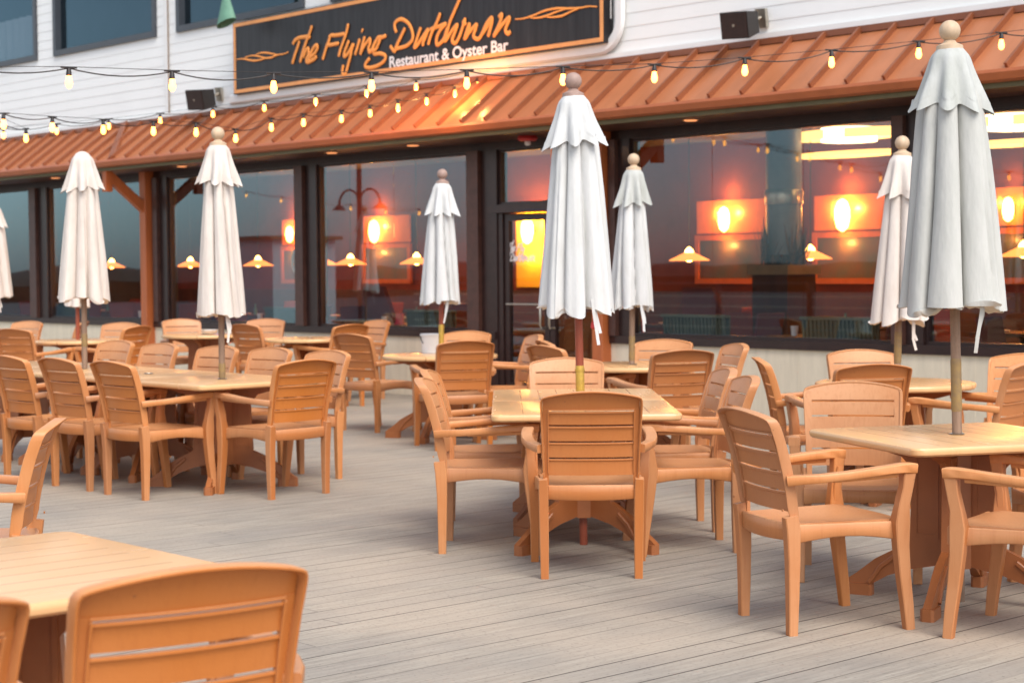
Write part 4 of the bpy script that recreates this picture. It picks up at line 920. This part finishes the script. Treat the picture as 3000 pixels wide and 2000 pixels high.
# ------------------------------------------------------------------ umbrellas, each with its own folds
def umbrella(x, y, zt, label, seed, rb=.215, lean=(0, 0), ball='wood_ball', cloth='canvas', cap='canvas_cap', pole='wood_gray', joint=True, Lc=1.2, wide=0, strap=True, jz=(.76, .98)):
    """closed market umbrella: zt = height of the finial top"""
    rg = random.Random(seed); e = empty('closed_umbrella', (x, y, 0), rg.uniform(0, 6), label, 'umbrella', 'closed off white umbrellas on the terrace')
    ca, sa = math.cos(-e.rotation_euler.z), math.sin(-e.rotation_euler.z)
    lx, ly = lean[0]*ca-lean[1]*sa, lean[0]*sa+lean[1]*ca
    def sh(z): return (lx*z, ly*z)
    zc = zt-(.115 if ball else .0)          # top of the cloth
    b = MB(); b.tube([(sh(z)[0], sh(z)[1], z) for z in (.0, .4, .8, 1.2, zc-.02)], .0215, 14); b.build('pole', M[pole], e)
    if joint:
        b = MB(); b.tube([(*sh(z), z) for z in (jz[0], jz[0]+.01, jz[1]-.01, jz[1])], [.0218, .0236, .0236, .0222], 14); b.tube([(*sh(z), z) for z in (jz[1]-.03, jz[1]-.018)], .027 if pole == 'wood_red' else .0238, 14); b.build('joint_sleeve', M['brass' if pole == 'wood_red' else 'sleeve'], e)
    if ball:
        b = MB(); o = sh(zt)
        b.lathe([(.058, zc-.012), (.056, zc+.006), (.030, zc+.018), (.024, zc+.028)]+[(.0455*math.sin(R(a)), zc+.070-.0455*math.cos(R(a))) for a in range(28, 181, 8)], (o[0], o[1], 0), 26); b.build('finial', M[ball], e)
    K = 144; nf = 8; ph = [rg.uniform(-.22, .22) for _ in range(nf+1)]; am = [rg.uniform(.74, 1.14) for _ in range(nf)]; mc = [rg.uniform(.25, .75) for _ in range(nf)]; md = [rg.uniform(.0, .085) for _ in range(nf)]; tw = rg.uniform(-.35, .35)
    def fold(a, s):
        """0 in a crease, 1 on the crest"""
        a = (a+tw*s) % (2*math.pi); q = a/(2*math.pi)*nf; i = int(q) % nf; f = q-int(q)
        f = min(1, max(0, f+ph[i]*.6*math.sin(math.pi*f)))
        f = f**(1.35 if i % 2 else .75); c = math.sin(math.pi*f); g = md[i]*math.exp(-((f-mc[i])/.07)**2)*min(1, s*1.6); return (c**.38)*am[i]-g*2.2, c
    zb = zc-Lc; rings = []; NS = 34
    prof = [(0, .045), (.08, .30*rb), (.2, .56*rb), (.45, .71*rb), (.75, .87*rb), (1, rb)]
    def rad(s):
        for (a, p), (c, q) in zip(prof, prof[1:]):
            if s <= c: return p+(q-p)*(s-a)/(c-a)
        return prof[-1][1]
    hem = [rg.uniform(-.035, .035) for _ in range(nf)]
    for j in range(NS+1):
        s = j/NS; ring = []
        for k in range(K):
            a = 2*math.pi*k/K; f, c = fold(a, s); r0 = rad(s); amp = .45+.10*s
            nn = noise.noise(Vector((math.cos(a)*1.6+seed, math.sin(a)*1.6, s*1.2)))*.07+noise.noise(Vector((math.cos(a)*4+seed, math.sin(a)*4, s*1.6)))*.03
            wob = (1+wide*math.cos(a-1.0)*s)
            r = r0*wob*(1-amp+amp*f*.93+nn)
            aa = a+(.10*math.sin(nf*a+seed))*s
            i = int(a/(2*math.pi)*nf) % nf
            z = zc-Lc*s-(hem[i]*c*s**6)-.028*c*s**8+.02*s**8
            o = sh(z); ring.append((o[0]+r*math.cos(aa), o[1]+r*math.sin(aa), z))
        rings.append(ring)
    # the hem turns under and spirals in to the pole
    for q, (rk, dz) in enumerate(((.965, .012), (.80, .004), (.62, .010), (.44, .02), (.27, .05), (.15, .12))):
        ring = []
        for k in range(K):
            a = 2*math.pi*k/K; x0, y0, z0 = rings[NS][k]; o = sh(z0); sw = .22*q; f = .10*math.sin(5*a+q*1.3+seed)+.05*math.sin(13*a-q)
            rr = math.hypot(x0-o[0], y0-o[1])*rk*(1+f); an = math.atan2(y0-o[1], x0-o[0])+sw*.3
            zz = z0*(1-q/6)+(zb-.0)*(q/6)+dz+.012*math.sin(9*a+q*2)
            ring.append((o[0]+rr*math.cos(an), o[1]+rr*math.sin(an), zz))
        rings.append(ring)
    b = MB(); vs = [p for r_ in rings for p in r_]; fs = []
    for j in range(len(rings)-1):
        for k in range(K): l = (k+1) % K; fs.append((j*K+k, j*K+l, (j+1)*K+l, (j+1)*K+k))
    b.add(vs, fs); b.build('canopy', M[cloth], e, 62)
    # vent cap: a flared skirt with a scalloped hem over the top of the folds
    b = MB(); rings = []; NJ = 14; LC = .265; co = [rg.uniform(-.15, .15) for _ in range(nf)]; ho = [rg.uniform(-.6, 1.1) for _ in range(nf)]; rf = .148*(rb/.215)**.6
    for j in range(NJ+1):
        s = j/NJ; ring = []
        for k in range(K):
            a = 2*math.pi*k/K; q = a/(2*math.pi)*nf+.5; i = int(q) % nf; f = q-int(q); c = .5-.5*math.cos(2*math.pi*f)
            base = .046+.026*min(1, s*6)+(rf*.82-.072)*s**1.05
            flare = ((1-c)*.048*(1+co[i])-c*.016)*s**1.6
            nn = noise.noise(Vector((math.cos(a)*2+seed, math.sin(a)*2, 5+s*2)))*.010*s
            z = zc+.004-LC*s-(1-c)*.022*s**3*(1+ho[i]*.3)+c*.010*s**3+(.012*math.sin(a+seed)*s)
            r = base+flare+nn; o = sh(z); ring.append((o[0]+r*math.cos(a), o[1]+r*math.sin(a), z))
        rings.append(ring)
    ins = [(x0+(o0[0]-x0)*.05, y0+(o0[1]-y0)*.05, z0+.004) for (x0, y0, z0) in rings[-1] for o0 in (sh(z0),)]
    ins2 = [(x0+(o0[0]-x0)*.10, y0+(o0[1]-y0)*.10, z0+.05) for (x0, y0, z0) in rings[-1] for o0 in (sh(z0),)]
    o = sh(zc+.012); topr = [(o[0]+.02*math.cos(2*math.pi*k/K), o[1]+.02*math.sin(2*math.pi*k/K), zc+.018) for k in range(K)]
    rings = [topr]+rings+[ins, ins2]
    vs = [p for r_ in rings for p in r_]; fs = [tuple(range(K-1, -1, -1))]
    for j in range(len(rings)-1):
        for k in range(K): l = (k+1) % K; fs.append((j*K+k, j*K+l, (j+1)*K+l, (j+1)*K+k))
    b.add(vs, fs); b.build('vent_cap', M[cap], e, 62)
    if strap:
        wx = e.rotation_euler.z
        for an, r_, l_ in ((-1.15-wx, rb*.72, .15), (-1.15-wx+.12, rb*.66, .09)):
            b = MB(); o = sh(zb); x0, y0 = o[0]+r_*math.cos(an), o[1]+r_*math.sin(an)
            b.sweep([(x0, y0, zb+.06), (x0-.01, y0, zb-.02), (x0-.02, y0-.01, zb-.02-l_*.6), (x0-.035, y0, zb-.03-l_)], .016, .0025, (math.cos(-wx), math.sin(-wx), 0)); b.build('tie_strap', M[cloth], e)
    return e
p1 = wl(-10.23, 6.62); p3 = wl(-12.16, 6.62)
umbrella(.372, 9.338, 2.49, 'brightest white umbrella, in the middle on a red brown pole with gold joint', 11, .225, (-.016, 0), 'ball_dull', 'canvas', 'canvas', 'wood_red', True, 1.13, .12, jz=(.737, .95))
umbrella(1.945, 7.66, 2.515, 'largest and nearest umbrella, grey white with a wooden ball, at the right', 23, .262, (-.020, 0), 'wood_ball', 'canvas_grey', 'canvas_cap', 'wood_gray', True, 1.13, jz=(.83, 1.06))
umbrella(p1[0], p1[1], 2.44, 'umbrella with a pale ball through the right end of the long row at left', 7, .195, (-.003, 0), 'wood_ball', 'canvas_warm', 'canvas_warm', 'wood_gray', True, 1.16, jz=(.74, .84))
umbrella(p3[0]+.01, p3[1], 2.36, 'umbrella without a ball on its rounded top, at the left', 5, .215, (.006, 0), None, 'canvas_warm', 'canvas_warm', 'wood_gray', True, 1.10, strap=False, jz=(.9, 1.0))
umbrella(-.625, 15.3, 2.33, 'shorter umbrella left of the entrance on a red and gold pole', 31, .20, (.015, 0), 'ball_dull', 'canvas', 'canvas', 'wood_red', True, 1.03, jz=(.75, .99))
umbrella(.90, 13.45, 2.33, 'umbrella just right of the middle one, against the orange post', 41, .19, (.014, 0), 'wood_ball', 'canvas', 'canvas_cap', 'wood_gray', True, 1.05, jz=(.76, .95))
umbrella(2.42, 11.17, 2.28, 'umbrella half hidden behind the largest one at the right', 53, .195, (.020, 0), 'wood_ball', 'canvas_warm', 'canvas_warm', 'wood_gray', True, 1.05, jz=(.85, 1.05))
umbrella(-6.5, 22.3, 2.42, 'umbrella cut by the left edge of the photo', 61, .22, (0, 0), 'wood_ball', 'canvas_warm', 'canvas_warm', 'wood_gray', False, 1.15)
umbrella(-4.77, 19.4, 2.15, 'umbrella hidden behind the ball less one, only its reddish pole showing', 71, .15, (.006, 0), 'wood_ball', 'canvas_warm', 'canvas_warm', 'wood_red', False, .95, strap=False)
# drawcord pull of the centre umbrella
b = MB(); b.tube([(0, 0, 0), (0, 0, -.12)], .003, 6); b.lathe([(.004, -.12), (.013, -.135), (.015, -.155), (.006, -.165)], k=12)
o = b.build('cord_pull', M['red']); o.location = (.425, 9.22, 1.31); props(o, 'small cord with a red pull hanging below the middle umbrella canopy', 'cord')

# ------------------------------------------------------------------ small things on the tables
e = empty('bucket', (-.72, 15.62, .731), .3, 'white plastic bucket with a black handle on the round table left of the door', 'bucket')
b = MB(); b.lathe([(.075, 0), (.088, .15), (.094, .152), (.094, .165), (.086, .17), (.074, .02)], k=28); b.build('pail', M['white_plastic'], e)
b = MB(); b.tube([(.095*math.cos(R(a)), -.02-.02*math.sin(R(a)), .15-.11*math.sin(R(a))) for a in range(0, 181, 15)], .0035, 6); b.build('handle', M['black'], e)
b = MB(); b.lathe([(.03, 0), (.07, .02), (.10, .055), (.09, .055), (.05, .02)], k=28); o = b.build('bowl', M['white_plastic']); o.location = (-3.52, 20.6, .731); props(o, 'small white bowl on the round table below the third window', 'bowl')
